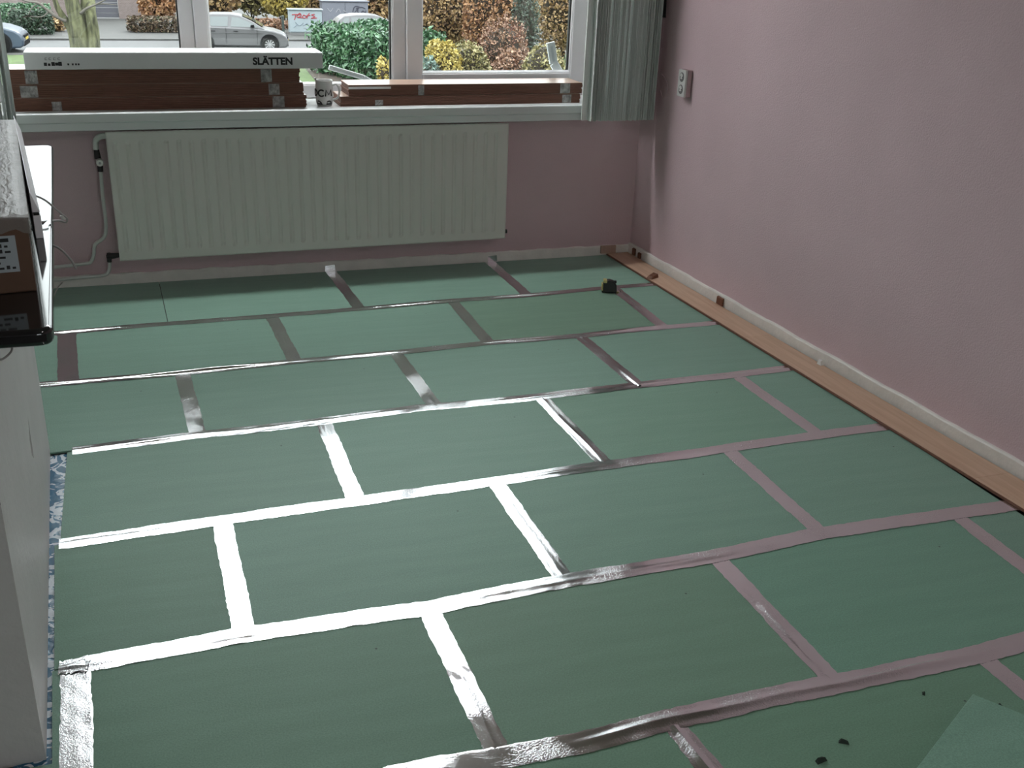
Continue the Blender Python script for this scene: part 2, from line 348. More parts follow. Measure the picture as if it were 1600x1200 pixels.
# moisture foil showing in the gap beside the pier
def foil_mat():
    m = bpy.data.materials.new('blue_white_foil'); m.use_nodes = True; n = m.node_tree; b = n.nodes['Principled BSDF']; L = n.links.new
    tcn = n.nodes.new('ShaderNodeTexCoord'); v = n.nodes.new('ShaderNodeTexNoise'); v.inputs['Scale'].default_value = 16; v.inputs['Distortion'].default_value = 2.5; L(tcn.outputs['Object'], v.inputs['Vector'])
    r = n.nodes.new('ShaderNodeValToRGB'); r.color_ramp.interpolation = 'CONSTANT'; r.color_ramp.elements[0].color = (.03, .13, .23, 1); r.color_ramp.elements[1].position = .52; r.color_ramp.elements[1].color = (.62, .68, .74, 1)
    L(v.outputs[0], r.inputs[0]); L(r.outputs[0], b.inputs['Base Color']); b.inputs['Roughness'].default_value = .25
    bp = n.nodes.new('ShaderNodeBump'); bp.inputs['Strength'].default_value = .5; bp.inputs['Distance'].default_value = .004; L(v.outputs[0], bp.inputs['Height']); L(bp.outputs[0], b.inputs['Normal']); return m
mb = MB(); rng = random.Random(5); vs_ = []; fs = []; n = 50
for i in range(n + 1):
    y = 1.90 + (3.405 - 1.90) * i / n
    for j in range(5): vs_.append((-.365 + .09 * j / 4, y, -.011 + (.003 * rng.random() if 0 < j < 4 else 0)))
for i in range(n):
    for j in range(4): fs.append((i * 5 + j, i * 5 + j + 1, i * 5 + j + 6, i * 5 + j + 5))
o = MB().add(vs_, fs).build('moisture_foil', foil_mat(), floor, smooth='all'); o['label'] = 'blue and white printed foil in the gap beside the pier'

# foil tape strips
def tape(pts, width, seed, z=.0010, ridge=.0016, step=.014, crinkle=.0005, ragged=.0018, rfun=None):
    rng = random.Random(seed); ph = [rng.uniform(0, 6.28) for _ in range(12)]
    P = [Vector((p[0], p[1], 0)) for p in pts]; L = [0]
    for i in range(len(P) - 1): L.append(L[-1] + (P[i + 1] - P[i]).length)
    n = max(4, int(L[-1] / step)); W = 12; vs_ = []; fs = []
    for i in range(n + 1):
        s = L[-1] * i / n; j = max(q for q in range(len(P) - 1) if L[q] <= s + 1e-9); t = (s - L[j]) / max(1e-9, L[j + 1] - L[j])
        c = P[j].lerp(P[j + 1], t); d = (P[min(j + 1, len(P) - 1)] - P[max(j, 0)]).normalized(); nn = Vector((-d.y, d.x, 0))
        amp = ridge * (.55 + .45 * math.sin(s * 3.1 + ph[0]) + .35 * math.sin(s * 9.3 + ph[1]))
        amp = max(0, amp) * (rfun(s / L[-1]) if rfun else 1)
        wob = .08 * math.sin(s * 5 + ph[2]) + .05 * math.sin(s * 17 + ph[3])
        el = rng.uniform(-1, 1) * ragged + .001 * math.sin(s * 23 + ph[4]); er = rng.uniform(-1, 1) * ragged + .001 * math.sin(s * 19 + ph[5])
        for k in range(W + 1):
            u = k / W * 2 - 1; off = u * width / 2
            if k == 0: off += el
            if k == W: off += er
            h = amp * math.exp(-((u - wob) / .28) ** 2)
            h += crinkle * (math.sin(s * 61 + u * 7 + ph[6]) * math.sin(s * 23 - u * 11 + ph[7]) + .6 * math.sin(s * 131 + u * 15 + ph[8])) * .5 * (1 + math.sin(s * 4.3 + ph[9]))
            zz = z + max(h, -.0004) if 0 < k < W else z - .0003
            p = c + nn * off; vs_.append((p.x, p.y, zz))
    for i in range(n):
        for k in range(W): fs.append((i * (W + 1) + k, i * (W + 1) + k + 1, (i + 1) * (W + 1) + k + 1, (i + 1) * (W + 1) + k))
    return MB().add(vs_, fs).build('tape_strip', TAPE, floor, smooth='all')
TW = .056
seed = 1
for k, lines in JL.items():
    for i, (a, b) in enumerate(lines):
        if k == 1 and i == 0: continue          # this joint is not taped yet
        seed += 1
        d = Vector((b[0] - a[0], b[1] - a[1])).normalized(); 
        a2 = (a[0] - d.x * (-.02 if k > 1 else .006), a[1] - d.y * (-.02 if k > 1 else .006)); b2 = (b[0] + d.x * .012, b[1] + d.y * .012)
        rid = {(2, 3): .006, (3, 2): .009, (3, 1): .004, (4, 1): .006, (6, 2): .004, (7, 0): .006}.get((k, i), .0010)
        tape([a2, b2], {(2, 0): .075, (6, 0): .066}.get((k, i), TW), seed, z=.0012, ridge=rid, crinkle=.0010 if (k, i) in ((6, 1), (6, 0), (4, 1)) else .0004)
for x in (.165,):
    tape([(x, seam_y(6, x)), (x, seam_y(7, x))], TW, 77, z=.0012)
for k in range(1, 8):
    if k in SEAM: P = list(SEAM[k])
    else: P = [(-1.0, seam_y(k, -1)), (2.47, seam_y(k, 2.47))]
    if k in (1, 2): P = [(-.9, seam_y(k, -.9))] + P
    if k == 6: P = [(-1.0, seam_y(6, -1.0)), (-.2, seam_y(6, -.2))] + P + [(2.54, seam_y(6, 2.54))]
    else: P.append((2.54, seam_y(k, 2.54)))
    rid = {1: .0050, 2: .0085, 3: .0040, 4: .0014, 5: .0020, 6: .0050}.get(k, .002)
    tape(P, {1: .05, 2: .052, 3: .058, 4: .058, 5: .064, 6: .066}.get(k, TW), 200 + k, z=.0020, ridge=rid, crinkle=.0007 if k in (3, 5) else .0003)
for px_ in (516, 768):
    x = at(px_, 417 if px_ < 600 else 408, y=5.19).x
    o = MB().add([(x - .027, YW(x) - .0150, .002), (x + .027, YW(x) - .0150, .002), (x + .024, YW(x) - .0145, .034), (x - .025, YW(x) - .0145, .031)], [(0, 1, 2, 3)]).build('tape_strip', TAPE, floor)
# crumpled end of the fifth tape at the pier
tape([F(92, 1046), F(112, 1043), F(139, 1040)], .05, 301, z=.0034, ridge=.006, crinkle=.003, step=.006, ragged=.006)
tape([F(140, 1030), F(128, 1034), F(112, 1038)], .03, 302, z=.0042, ridge=.001, step=.01)

# ------------------------------------------------------------------ low pier with a polished slab
PD = -.039
def pier_x(y): return -.300 + PD * (y - 1.93)
mb = MB(); y0, y1 = 1.93, 3.43; ztop = .93
# right face with a chipped slit (real recess)
q = [at(43, 650, x=-.335), at(46, 675, x=-.335), at(50, 700, x=-.335), at(52, 716, x=-.335), at(48, 712, x=-.335), at(44.5, 690, x=-.335)]
chip = [(p.y, p.z) for p in q]
bm = bmesh.new()
outer = [(y0, -.012), (y1, -.012), (y1, ztop), (y0, ztop)]
vo = [bm.verts.new((pier_x(y), y, z)) for y, z in outer]; vi = [bm.verts.new((pier_x(y), y, z)) for y, z in chip]
es = [bm.edges.new((vo[i], vo[(i + 1) % 4])) for i in range(4)] + [bm.edges.new((vi[i], vi[(i + 1) % 6])) for i in range(6)]
bmesh.ops.triangle_fill(bm, edges=es, use_beauty=True)
vk = [bm.verts.new((pier_x(y) - .03, y, z)) for y, z in chip]
for i in range(6): bm.faces.new((vi[i], vi[(i + 1) % 6], vk[(i + 1) % 6], vk[i]))
bm.faces.new(vk)
xb = XL
vb = [bm.verts.new((xb, y + (.04 if y == y0 else 0), z)) for y, z in outer]
bm.faces.new((vo[0], vo[3], vb[3], vb[0])); bm.faces.new((vo[1], vb[1], vb[2], vo[2])); bm.faces.new((vo[3], vo[2], vb[2], vb[3])); bm.faces.new((vo[0], vb[0], vb[1], vo[1]))
bmesh.ops.recalc_face_normals(bm, faces=bm.faces)
me = bpy.data.meshes.new('wall_pier'); bm.to_mesh(me); bm.free(); me.materials.append(white_plaster)
o = bpy.data.objects.new('wall_pier', me); COL.objects.link(o); structure(o, 'low white plastered pier under the black slab with a chipped slit')
def rounded(poly, r, n=5):
    out = []
    for i, p in enumerate(poly):
        p = Vector(p); a = Vector(poly[i - 1]); b = Vector(poly[(i + 1) % len(poly)])
        d1 = (a - p).normalized(); d2 = (b - p).normalized(); s, e = p + d1 * r, p + d2 * r
        for k in range(n + 1):
            t = k / n; out.append(tuple((1 - t) ** 2 * s + 2 * t * (1 - t) * p + t * t * e))
    return out
sp_ = rounded([(-1.255, 1.925), (-.163, 1.882), (-.236, 3.645), (-1.255, 3.60)], .03)
o = MB().slab(sp_, .9305, .962).build('stone_slab', slab_black, smooth=True, bevel=.009, seg=4)
tag(o, 'black polished stone slab with rounded edge on the low white pier', 'slab')

# ------------------------------------------------------------------ window
win = bpy.data.objects.new('window_1', None); COL.objects.link(win); structure(win, 'white plastic window with three panes above the sill')
YF = 5.395
def bar(name, x0, x1, z0, z1, y0=YF, y1=YF + .075, m=upvc, bev=.005): return box(name, (x0, y0, z0), (x1, y1, z1), m, win, bevel=bev)
bar('bottom_rail', WX0 + .005, WX1 - .005, .842, .905); bar('top_rail', WX0 + .005, WX1 - .005, 2.50, 2.565)
bar('side_post', WX0 + .005, -.71, .905, 2.50); bar('side_post', 2.442, WX1 - .005, .905, 2.50)
bar('mullion', .268, .330, .905, 2.50); bar('mullion', .332, .394, .905, 2.50, YF - .008)
bar('mullion', 1.286, 1.352, .905, 2.50)
bar('sash_stile', 1.355, 1.434, .908, 2.495, YF - .014, YF + .06); bar('sash_stile', 2.255, 2.368, .908, 2.495, YF - .014, YF + .06)
bar('sash_rail', 1.434, 2.255, .908, .957, YF - .014, YF + .06); bar('sash_rail', 1.434, 2.255, 2.44, 2.495, YF - .014, YF + .06)
def glaze(x0, x1, z0, z1, dy=0):
    box('pane', (x0 - .008, YF + .036 + dy, z0 - .008), (x1 + .008, YF + .042 + dy, z1 + .008), GLASS, win)
    g = .009; mb = MB(); ya, yb = YF + .030 + dy, YF + .050 + dy
    mb.box((x0 - .002, ya, z0), (x0 + g, yb, z1)); mb.box((x1 - g, ya, z0), (x1 + .002, yb, z1)); mb.box((x0 + g, ya, z0 - .002), (x1 - g, yb, z0 + .006)); mb.box((x0 + g, ya, z1 - g), (x1 - g, yb, z1 + .002))
    mb.build('glazing_gasket', gasket, win)
    mb = MB(); b = .014; ya, yb = YF + .004 + dy, YF + .029 + dy
    mb.prism([(x0, ya, z0), (x0 + .004, ya, z0), (x0 + b, yb, z0), (x0, yb, z0)], [(x0, ya, z1), (x0 + .004, ya, z1), (x0 + b, yb, z1), (x0, yb, z1)])
    mb.prism([(x1, ya, z0), (x1 - .004, ya, z0), (x1 - .002, yb, z0), (x1, yb, z0)], [(x1, ya, z1), (x1 - .004, ya, z1), (x1 - .002, yb, z1), (x1, yb, z1)])
    mb.prism([(x0, ya, z0), (x0, ya, z0 + .004), (x0, yb, z0 + .012), (x0, yb, z0)], [(x1, ya, z0), (x1, ya, z0 + .004), (x1, yb, z0 + .012), (x1, yb, z0)])
    mb.build('glazing_bead', upvc, win)
glaze(-.71, .268, .905, 2.50); glaze(.394, 1.286, .905, 2.50); glaze(1.434, 2.255, .957, 2.44, -.010)
# unseen board added to block lamp light at the corner, then reveal lining
box('light_block_board', (2.445, 5.03, .772), (2.462, 5.19, 2.56), upvc, win, bevel=.002)
mb = MB(); mb.box((WX0 - .0, 5.236, .842), (WX0 + .004, YF, WZ1)); mb.box((WX1 - .004, 5.18, .842), (WX1, YF, WZ1)); mb.box((WX0, 5.23, WZ1 - .004), (WX1, YF, WZ1)); mb.build('reveal_lining', upvc, win)
# white casement stays standing outside the glass
def stay(pts, wdt, label):
    s = thing('window_stay', label, 'window stay', pts[-1])
    mb = MB(); base = Vector(pts[-1])
    for a, b in zip(pts[:-1], pts[1:]):
        a, b = Vector(a) - base, Vector(b) - base; d = (b - a).normalized(); nrm = Vector((d.z, 0, -d.x)).normalized() * wdt / 2
        A = [a - nrm, a + nrm, b + nrm, b - nrm]; off = Vector((0, .008, 0))
        mb.prism([p - off for p in A], [p + off for p in A])
    mb.build('arm', mat('stay_plastic', (.45, .46, .46), .35), s, bevel=.003)
    mb = MB(); a, b = Vector(pts[0]) - base, Vector(pts[1]) - base; d = (b - a).normalized(); nrm = Vector((d.z, 0, -d.x)).normalized() * wdt * .14
    A = [a + d * .02 - nrm, a + d * .02 + nrm, b - d * .01 + nrm, b - d * .01 - nrm]
    mb.prism([p - Vector((0, .0095, 0)) for p in A], [p - Vector((0, .0075, 0)) for p in A]); mb.build('slot', mat('slot_grey', (.35, .37, .37), .6), s)
    mb = MB(); mb.box((-.03, -.012, -.012), (.03, .012, .006)); mb.build('foot', upvc, s, bevel=.003)
    return s
yo = YF + .085
stay([at(514, 105, y=yo), at(568, 121, y=yo), at(596, 137, y=yo)], .024, 'white bent window stay lying low outside the middle pane')
stay([at(860, 66, y=yo), at(865, 99, y=yo), at(876, 117, y=yo)], .046, 'white upright window stay at lower right corner of the right pane')
box('outer_sill', (WX0, YF + .075, .80), (WX1, 5.72, .868), upvc, win, bevel=.004)

# sill with stepped front edge
mb = MB(); zt = .8405
prof = [(5.395, zt), (5.052, zt), (5.046, zt - .005), (5.046, zt - .040), (5.056, zt - .046), (5.056, zt - .078), (5.075, zt - .082), (5.17, zt - .082), (5.17, .801), (5.395, .801)]
A = [(-.80, y, z) for y, z in prof]; B = [(2.33, y, z) for y, z in prof]
sill = structure(MB().prism(A, B).build('trim_1', sill_white, bevel=.0015), 'deep white gloss window sill with a stepped front edge')

# ------------------------------------------------------------------ radiator
rx0, rx1, rz0, rz1, ry = -.108, 1.808, .152, .752, 5.078
rad = thing('radiator', 'white grooved panel radiator under the window sill', 'radiator', (rx0, ry, rz0))
W_, H_ = rx1 - rx0, rz1 - rz0; NP = 34; pitch = (W_ - .05) / NP
xs = [0, .006, .025]
for i in range(NP):
    b0 = .025 + i * pitch; xs += [b0 + pitch * t for t in (.0, .12, .2, .3, .42)]
xs += [W_ - .025, W_ - .006, W_]
zs = [0, .006, .030, .040, .052, .060, H_ - .060, H_ - .052, H_ - .040, H_ - .030, H_ - .006, H_]
def gr(x):
    t = ((x - .025) / pitch) % 1.0
    if x <= .025 or x >= W_ - .0251: return 0
    return {0: 0, 1: .7, 2: 1., 3: .8}.get(min(range(5), key=lambda k: abs((.0, .12, .2, .3, .42)[k] - t)), 0)
def gz(z):
    if z < .041 or z > H_ - .041: return 0
    if z < .053 or z > H_ - .053: return .6
    return 1
vs_ = []; fs = []
for z in zs:
    for x in xs:
        e = .004 if (x in (0, W_) or z in (0, H_)) else 0
        vs_.append((x, .0085 * gr(x) * gz(z) + e, z))
n = len(xs)
for j in range(len(zs) - 1):
    for i in range(n - 1): fs.append((j * n + i, j * n + i + 1, (j + 1) * n + i + 1, (j + 1) * n + i))
MB().add(vs_, fs).build('front_panel', rad_white, rad)
mb = MB(); mb.box((0, .004, 0), (W_, .0115, .006)); mb.box((.0, .0105, .002), (W_, .014, H_ - .002)); mb.build('water_panel', rad_white, rad)
for x in (0, W_ - .003): box('side_cover', (x, .014, .01), (x + .003, .072, H_ - .01), rad_white, rad)
mb = MB(); mb.box((.003, .058, .02), (W_ - .003, .072, H_ - .02)); mb.build('back_panel', rad_white, rad)
mb = MB()
for i in range(60): mb.box((.01 + i * (W_ - .02) / 60, .016, H_ - .012), (.01 + (i + .62) * (W_ - .02) / 60, .057, H_ - .008))
o = mb.build('top_grille', rad_white, rad); o['kind'] = 'stuff'
for x in (.3, W_ - .3): box('wall_bracket', (x, .072, .08), (x + .04, .105, .5), black_metal, rad)
mb = MB().lathe([(.0, -.012), (.011, -.012), (.011, .012), (.0, .012)], (W_ + .008, .04, .028), 'x', 10); mb.build('bleed_plug', black_metal, rad)
# supply pipe with elbow and thermostat valve; return pipe with black lockshield valve
def W3(px, py, y=5.158): return at(px, py, y=y)
sup = thing('heating_pipe', 'white heating pipe dropping from the round valve at upper radiator corner', 'pipe', W3(156, 253))
b0 = Vector(sup.location)
def rel(L): return [Vector(p) - b0 for p in L]
MB().tube(rel(smooth_path([W3(168, 212, 5.115), W3(157, 213, 5.13), W3(150, 220), W3(150, 234)])), .0135, 10).build('elbow', pipe_white, sup, smooth='all')
MB().tube(rel([W3(150.5, 233), W3(153, 248)]), [.012, .015], 10).build('valve_body', black_metal, sup, smooth=True)
MB().tube(rel([W3(156.5, 259), W3(157, 268)]), .013, 10).build('union_nut', black_metal, sup, smooth=True)
c = W3(156, 253, 5.14) - b0
MB().lathe([(.0, -.030), (.014, -.030), (.016, -.026), (.017, .0), (.012, .012), (.0, .012)], c, 'y', 16).build('valve_knob', mat('valve_white', (.72, .72, .68), .4), sup, smooth=True)
MB().lathe([(.0, -.0315), (.006, -.0315), (.006, -.030), (.0, -.030)], c, 'y', 10).build('knob_centre', mat('slot_grey', (.35, .37, .37), .6), sup)
MB().tube(rel(smooth_path([W3(157, 265), W3(161, 310), W3(165.5, 350), W3(163, 370), W3(149, 382), W3(146.5, 398), W3(142, 409), W3(132, 412), W3(82, 418), W3(20, 425)])), .0085, 10).build('pipe_run', pipe_white, sup, smooth='all')
ret = thing('heating_pipe', 'white heating pipe under the black valve at lower radiator corner', 'pipe', W3(171, 400)); b0 = Vector(ret.location)
MB().tube(rel([W3(190, 398, 5.115), W3(176, 400, 5.13), W3(168, 401, 5.14)]), [.010, .014, .013], 10).build('valve_body', black_metal, ret, smooth=True)
MB().tube(rel([W3(170.5, 396, 5.145), W3(171, 409, 5.15)]), [.012, .011], 10).build('union_nut', black_metal, ret, smooth=True)
MB().tube(rel(smooth_path([W3(171, 405, 5.15), W3(171, 418), W3(168, 427), W3(158, 430.5), W3(120, 434), W3(82, 438), W3(20, 445)])), .0085, 10).build('pipe_run', pipe_white, ret, smooth='all')

# ------------------------------------------------------------------ vertical blinds
def blind(x0, x1, yc, n, label, seed, first_rot):
    t = thing('vertical_blind', label, 'blind', (x0, yc, .775)); rng = random.Random(seed)
    box('head_rail', (-.03, -.02, 1.475), (x1 - x0 + .03, .02, 1.515), upvc, t, bevel=.003)
    for i in range(n):
        cx = (x1 - x0) * (i + .5) / n; a = math.radians(first_rot if i == 0 else 90 + rng.uniform(-5, 5) + 12)
        d = Vector((math.cos(a), math.sin(a), 0)) * .0445; nr = Vector((-d.y, d.x, 0)).normalized()
        if i == 0: cx += .02
        cv = .004 * rng.choice((-1, 1)); c = Vector((cx + rng.uniform(-.0015, .0015), 0, 0))
        P = [c - d, c - d * .33 + nr * cv, c + d * .33 + nr * cv, c + d]
        th = nr * .0006
        mb = MB(); z0 = rng.uniform(-.002, .002)
        vs_ = [(*(p - th).xy, z0) for p in P] + [(*(p + th).xy, z0) for p in P] + [(*(p - th).xy, 1.475) for p in P] + [(*(p + th).xy, 1.475) for p in P]
        fs = []
        for k in range(3): fs += [(k, k + 1, 9 + k, 8 + k), (5 + k, 4 + k, 12 + k, 13 + k), (k + 1, k, 4 + k, 5 + k), (8 + k, 9 + k, 13 + k, 12 + k)]
        fs += [(0, 8, 12, 4), (3, 7, 15, 11)]
        mb.add(vs_, fs).build('slat', blind_cloth, t)
    return t
blind(2.165, 2.537, 4.975, 28, 'pale vertical blind bunched at the right side of the window', 4, 25)
blind(-.86, -.452, 4.975, 24, 'pale vertical blind bunched at the left edge of the window', 9, 110)

# ------------------------------------------------------------------ flooring packs on the sill
ZS = zt
film = mat('clear_pack_tape', (.30, .29, .28), .25, bump=(50, .6), var=(40, .5))
def pack(x0, x1, y0, y1, z0, z1, label, seed, tapes=(), top_wood=False, group=None):
    t = thing('flooring_pack', label, 'flooring pack', ((x0 + x1) / 2, (y0 + y1) / 2, z0), 0, group); rng = random.Random(seed)
    n = 7; h = (z1 - z0) / n; hx = (x1 - x0) / 2; hy = (y1 - y0) / 2; core = MB(); deco = MB()
    for i in range(n):
        dx = rng.uniform(-.003, .003); dy = rng.uniform(-.0015, .0015); a = i * h
        core.box((-hx + dx, -hy + dy, a), (hx + dx, hy + dy, a + h * .86))
        core.box((-hx + dx + .004, -hy + dy + .005, a + h * .86), (hx + dx - .004, hy + dy - .005, a + h))
    o = core.build('board_edges', fibreboard, t); o['kind'] = 'stuff'
    box('top_board', (-hx + .001, -hy + .001, z1 - z0), (hx - .001, hy - .001, z1 - z0 + .0012), beech_x, t)
    for (px, wd, hh) in tapes:
        mb = MB(); m_ = 7; vs_ = []; fs = []
        for i in range(m_ + 1):
            for j in range(5):
                vs_.append((px - (x0 + x1) / 2 - wd / 2 + wd * i / m_, -hy - .0022 - rng.uniform(0, .003), (z1 - z0) * (.04 + hh * j / 4)))
        for i in range(m_):
            for j in range(4): fs.append((i * 5 + j, i * 5 + j + 1, (i + 1) * 5 + j + 1, (i + 1) * 5 + j))
        mb.add(vs_, fs).build('pack_tape', film, t)
    return t
X = lambda px, py: at(px, py, y=5.12).x
pack(-.50, .800, 5.120, 5.312, ZS, .8955, 'brown flooring pack resting on the sill at the bottom of the left stack', 1, [(X(435, 157), .055, .9), (X(88, 158), .04, .7)])
pack(-.505, .788, 5.123, 5.315, .8975, .9525, 'brown flooring pack in the middle of the left stack', 2, [(X(428, 135), .05, .9), (X(45, 140), .07, .9)])
pack(-.49, .774, 5.126, 5.318, .9545, 1.0165, 'brown flooring pack right under the long white carton', 3, [(X(416, 115), .05, .92), (X(48, 115), .05, .9)])
pack(.962, 2.205, 5.118, 5.310, ZS, .8855, 'brown flooring pack resting on the sill under the right pane', 4, [(X(592, 158), .04, .6), (2.13, .05, .9)])
pack(1.003, 2.215, 5.122, 5.312, .8875, .9385, 'upper flooring pack with wet looking pale top under the right pane', 5, [(X(658, 140), .03, .9), (2.12, .055, .95)])
# white lining edge of the upper right pack
lid = bpy.data.objects['flooring_pack.004']
box('foam_edge', (-.606, -.0995, .033), (-.40, -.0965, .043), mat('foam_white', (.88, .88, .87), .5), lid)

# long white carton with lettering
ctn = thing('flooring_carton', 'long white carton with black lettering on top of the left pack stack', 'carton', (.24, 5.195, 1.019), 0)
carton_white = mat('carton_white', (.70, .71, .71), .4, bump=(6, .05))
ink = mat('black_ink', (.012, .012, .012), .6)
box('carton_body', (-.640, -.097, 0), (.640, .097, .072), carton_white, ctn, bevel=.003)
me = text_mesh('SLÄTTEN', .043, .0019); me.materials.append(ink)
xs_ = [v.co.x for v in me.vertices]; tw = max(xs_) - min(xs_)
L0_ = at(395, 96, y=5.097).x; L1_ = at(457, 96, y=5.097).x
o = bpy.data.objects.new('lettering', me); COL.objects.link(o); o.parent = ctn; o.rotation_euler = (math.pi / 2, 0, 0); s_ = (L1_ - L0_) / tw
o.scale = (s_, 1.0, 1); o.location = (L0_ - .24 - min(xs_) * s_, -.0972, .019)
mb = MB(); bx = at(68, 96, y=5.097).x - .24
for i, (a, b, z0, z1) in enumerate([(0, .012, .016, .030), (.016, .026, .016, .026), (.030, .044, .016, .032), (.045, .058, .017, .030), (.058, .072, .016, .033)]): mb.box((bx + a, -.0974, z0), (bx + b, -.0968, z1))
for a in (.006, .022, .040, .058): mb.box((bx + a, -.0974, .040), (bx + a + .009, -.0968, .0415)); mb.box((bx + a, -.0974, .048), (bx + a + .009, -.0968, .0495)); mb.box((bx + a, -.0974, .040), (bx + a + .0015, -.0968, .049))
for a in (.094, .112, .125, .136): mb.box((bx + a, -.0974, .018), (bx + a + .007, -.0968, .026))
o = mb.build('printed_label', ink, ctn); o['kind'] = 'stuff'; o['label'] = 'small dark printed marks at the left end of the carton'

# mug
mg = at(503, 163, z=ZS); mug = thing('mug', 'white mug with black letters and a spoon on the sill between the packs', 'mug', (.893, 5.165, ZS))
china = mat('white_china', (.70, .70, .68), .15)
MB().lathe([(.0, .0), (.032, .0), (.036, .003), (.0405, .018), (.041, .055), (.0405, .085), (.040, .112), (.0415, .117), (.040, .119), (.0375, .116), (.037, .02), (.0, .012)], (0, 0, 0), 'z', 40).build('cup', china, mug, smooth='all')
hp = [(.040, 0, .095), (.058, 0, .100), (.070, 0, .085), (.072, 0, .060), (.063, 0, .036), (.040, 0, .028)]
MB().tube(smooth_path(hp), .0052, 8).build('handle', china, mug, smooth='all').rotation_euler = (0, 0, -.25)
MB().lathe([(.0, .100), (.0372, .100), (.0, .1005)], (0, 0, 0), 'z', 24).build('coffee', mat('coffee', (.03, .015, .008), .1), mug)
MB().tube([(-.01, .005, .03), (-.036, -.002, .112), (-.043, -.004, .128)], [.002, .003, .0045], 6).build('spoon', mat('steel', (.6, .6, .6), .2, 1.), mug, smooth='all')
# dark foot band with a pale blot
def arc(cx, cz, rx, rz, a0, a1, n=9): return [(cx + rx * math.cos(math.radians(a0 + (a1 - a0) * i / n)), cz + rz * math.sin(math.radians(a0 + (a1 - a0) * i / n))) for i in range(n + 1)]
glyphs = {'D': [[(.0, .0), (.0, 1.0)], [(.0, 1.0), (.25, 1.0)] + arc(.25, .5, .5, .5, 90, -90) + [(.0, .0)]], 'C': [arc(.45, .5, .42, .5, 42, 318, 14)], 'M': [[(.0, .0), (.10, 1.0), (.46, .25), (.82, 1.0), (.92, .0)]]}
mb = MB(); a_cur = -190; R_ = .0405; HH = .029
for ch in 'DCM':
    for st in glyphs[ch]:
        pts_ = []
        for u, v in st:
            a = math.radians(a_cur) + u * .036 / R_; pts_.append((R_ * math.cos(a), R_ * math.sin(a), .047 + v * HH))
        mb.tube(pts_, .0040 if ch != 'M' else .0034, 6)
    a_cur += 49
o = mb.build('lettering', ink, mug); o['kind'] = 'stuff'
dark_foot = mat('dark_foot', (.03, .03, .03), .3)
mb = MB(); n = 22; vs_ = []; fs = []
for i in range(n + 1):
    a = math.radians(-165 + 130 * i / n); t = i / n; zl = .006; zh = .010 + .018 * abs(math.sin(t * 5.5 + .6)) * (1 if .1 < t < .95 else .4)
    if .38 < t < .62: zh = .0075
    for z in (zl, zh):
        r = .0366 + (.0412 - .0366) * min(1, max(0, (z - .004) / .014)) + .0007; vs_.append((r * math.cos(a), r * math.sin(a), z))
for i in range(n): fs.append((2 * i, 2 * i + 2, 2 * i + 3, 2 * i + 1))
mb.add(vs_, fs).build('foot_band', dark_foot, mug)

# ------------------------------------------------------------------ first row of laminate along the right wall
def plank_x(y): return 2.442 - (y - 5.109) * .0355
ys = [5.150, 3.768, 2.386, 1.004]
labs = ['beech laminate plank in the far corner under the window wall', 'beech laminate plank in the middle of the row along the right wall', 'beech laminate plank nearest the viewer along the right wall']
for i in range(3):
    ya, yb = ys[i] - (.0003 if i else 0), ys[i + 1] + .0003; t = thing('laminate_plank', labs[i], 'plank', (plank_x(yb), yb, .0028))
    def PX(y, o_=0): return plank_x(y) - plank_x(yb) + o_
    wd = lambda y: XR(y) - .015 - .009 - plank_x(y)
    MB().slab([(PX(yb), 0), (PX(yb, wd(yb)), 0), (PX(ya, wd(ya)), ya - yb), (PX(ya), ya - yb)], .0062, .0082).build('decor_layer', beech, t, bevel=.0006, seg=1)
    MB().slab([(PX(yb, -.006), 0), (PX(yb, wd(yb)), 0), (PX(ya, wd(ya)), ya - yb), (PX(ya, -.006), ya - yb)], 0, .0060).build('core_layer', fibreboard, t)

# wooden expansion wedges and a loose offcut
def wedge(px, py, sx, sy, sz, m, label, rz=0, y=None, group=None):
    p = at(px, py, z=.0112); t = thing('spacer_wedge', label, 'spacer', (p.x, p.y, .0112), rz, group)
    MB().prism([(-sx / 2, -sy / 2, 0), (sx / 2, -sy / 2, 0), (sx / 2, -sy / 2, sz), (-sx / 2, -sy / 2, sz * .93)], [(-sx / 2, sy / 2, 0), (sx / 2, sy / 2, 0), (sx / 2, sy / 2, sz), (-sx / 2, sy / 2, sz * .93)]).build('wedge_block', m, t, bevel=.0015, seg=1)
    return t
def wedge_at(x, y, sx, sy, sz, m, label, rz=.04):
    t = thing('spacer_wedge', label, 'spacer', (x, y, .0112), rz)
    MB().prism([(-sx / 2, -sy / 2, 0), (sx / 2, -sy / 2, 0), (sx / 2, -sy / 2, sz), (-sx / 2, -sy / 2, sz * .9)], [(-sx / 2, sy / 2, 0), (sx / 2, sy / 2, 0), (sx / 2, sy / 2, sz), (-sx / 2, sy / 2, sz * .9)]).build('wedge_block', m, t, bevel=.0015, seg=1)
    MB().box((-sx / 2 + .001, -sy / 2 - .0006, sz * .35), (sx / 2 - .001, -sy / 2 + .0004, sz * .42)).build('saw_mark', dark_gap, t)
wedge_at(XR(4.20) - .021, 4.20, .010, .052, .040, raw_wood, 'brown wooden spacer halfway along the skirting of the right wall')
wedge_at(XR(5.08) - .021, 5.085, .010, .030, .040, raw_wood, 'brown wooden spacer nearest the room corner on the right skirting')
wedge_at(XR(5.02) - .021, 5.020, .010, .028, .032, raw_wood, 'shorter brown wooden spacer second from the room corner')
t = thing('spacer_wedge', 'pale wooden spacer against the skirting at the end of the plank', 'spacer', (2.445, YW(2.445) - .0225, .0112), -.02)
MB().box((-.045, -.007, 0), (.045, .007, .044)).build('wedge_block', pale_wood, t, bevel=.0015, seg=1)
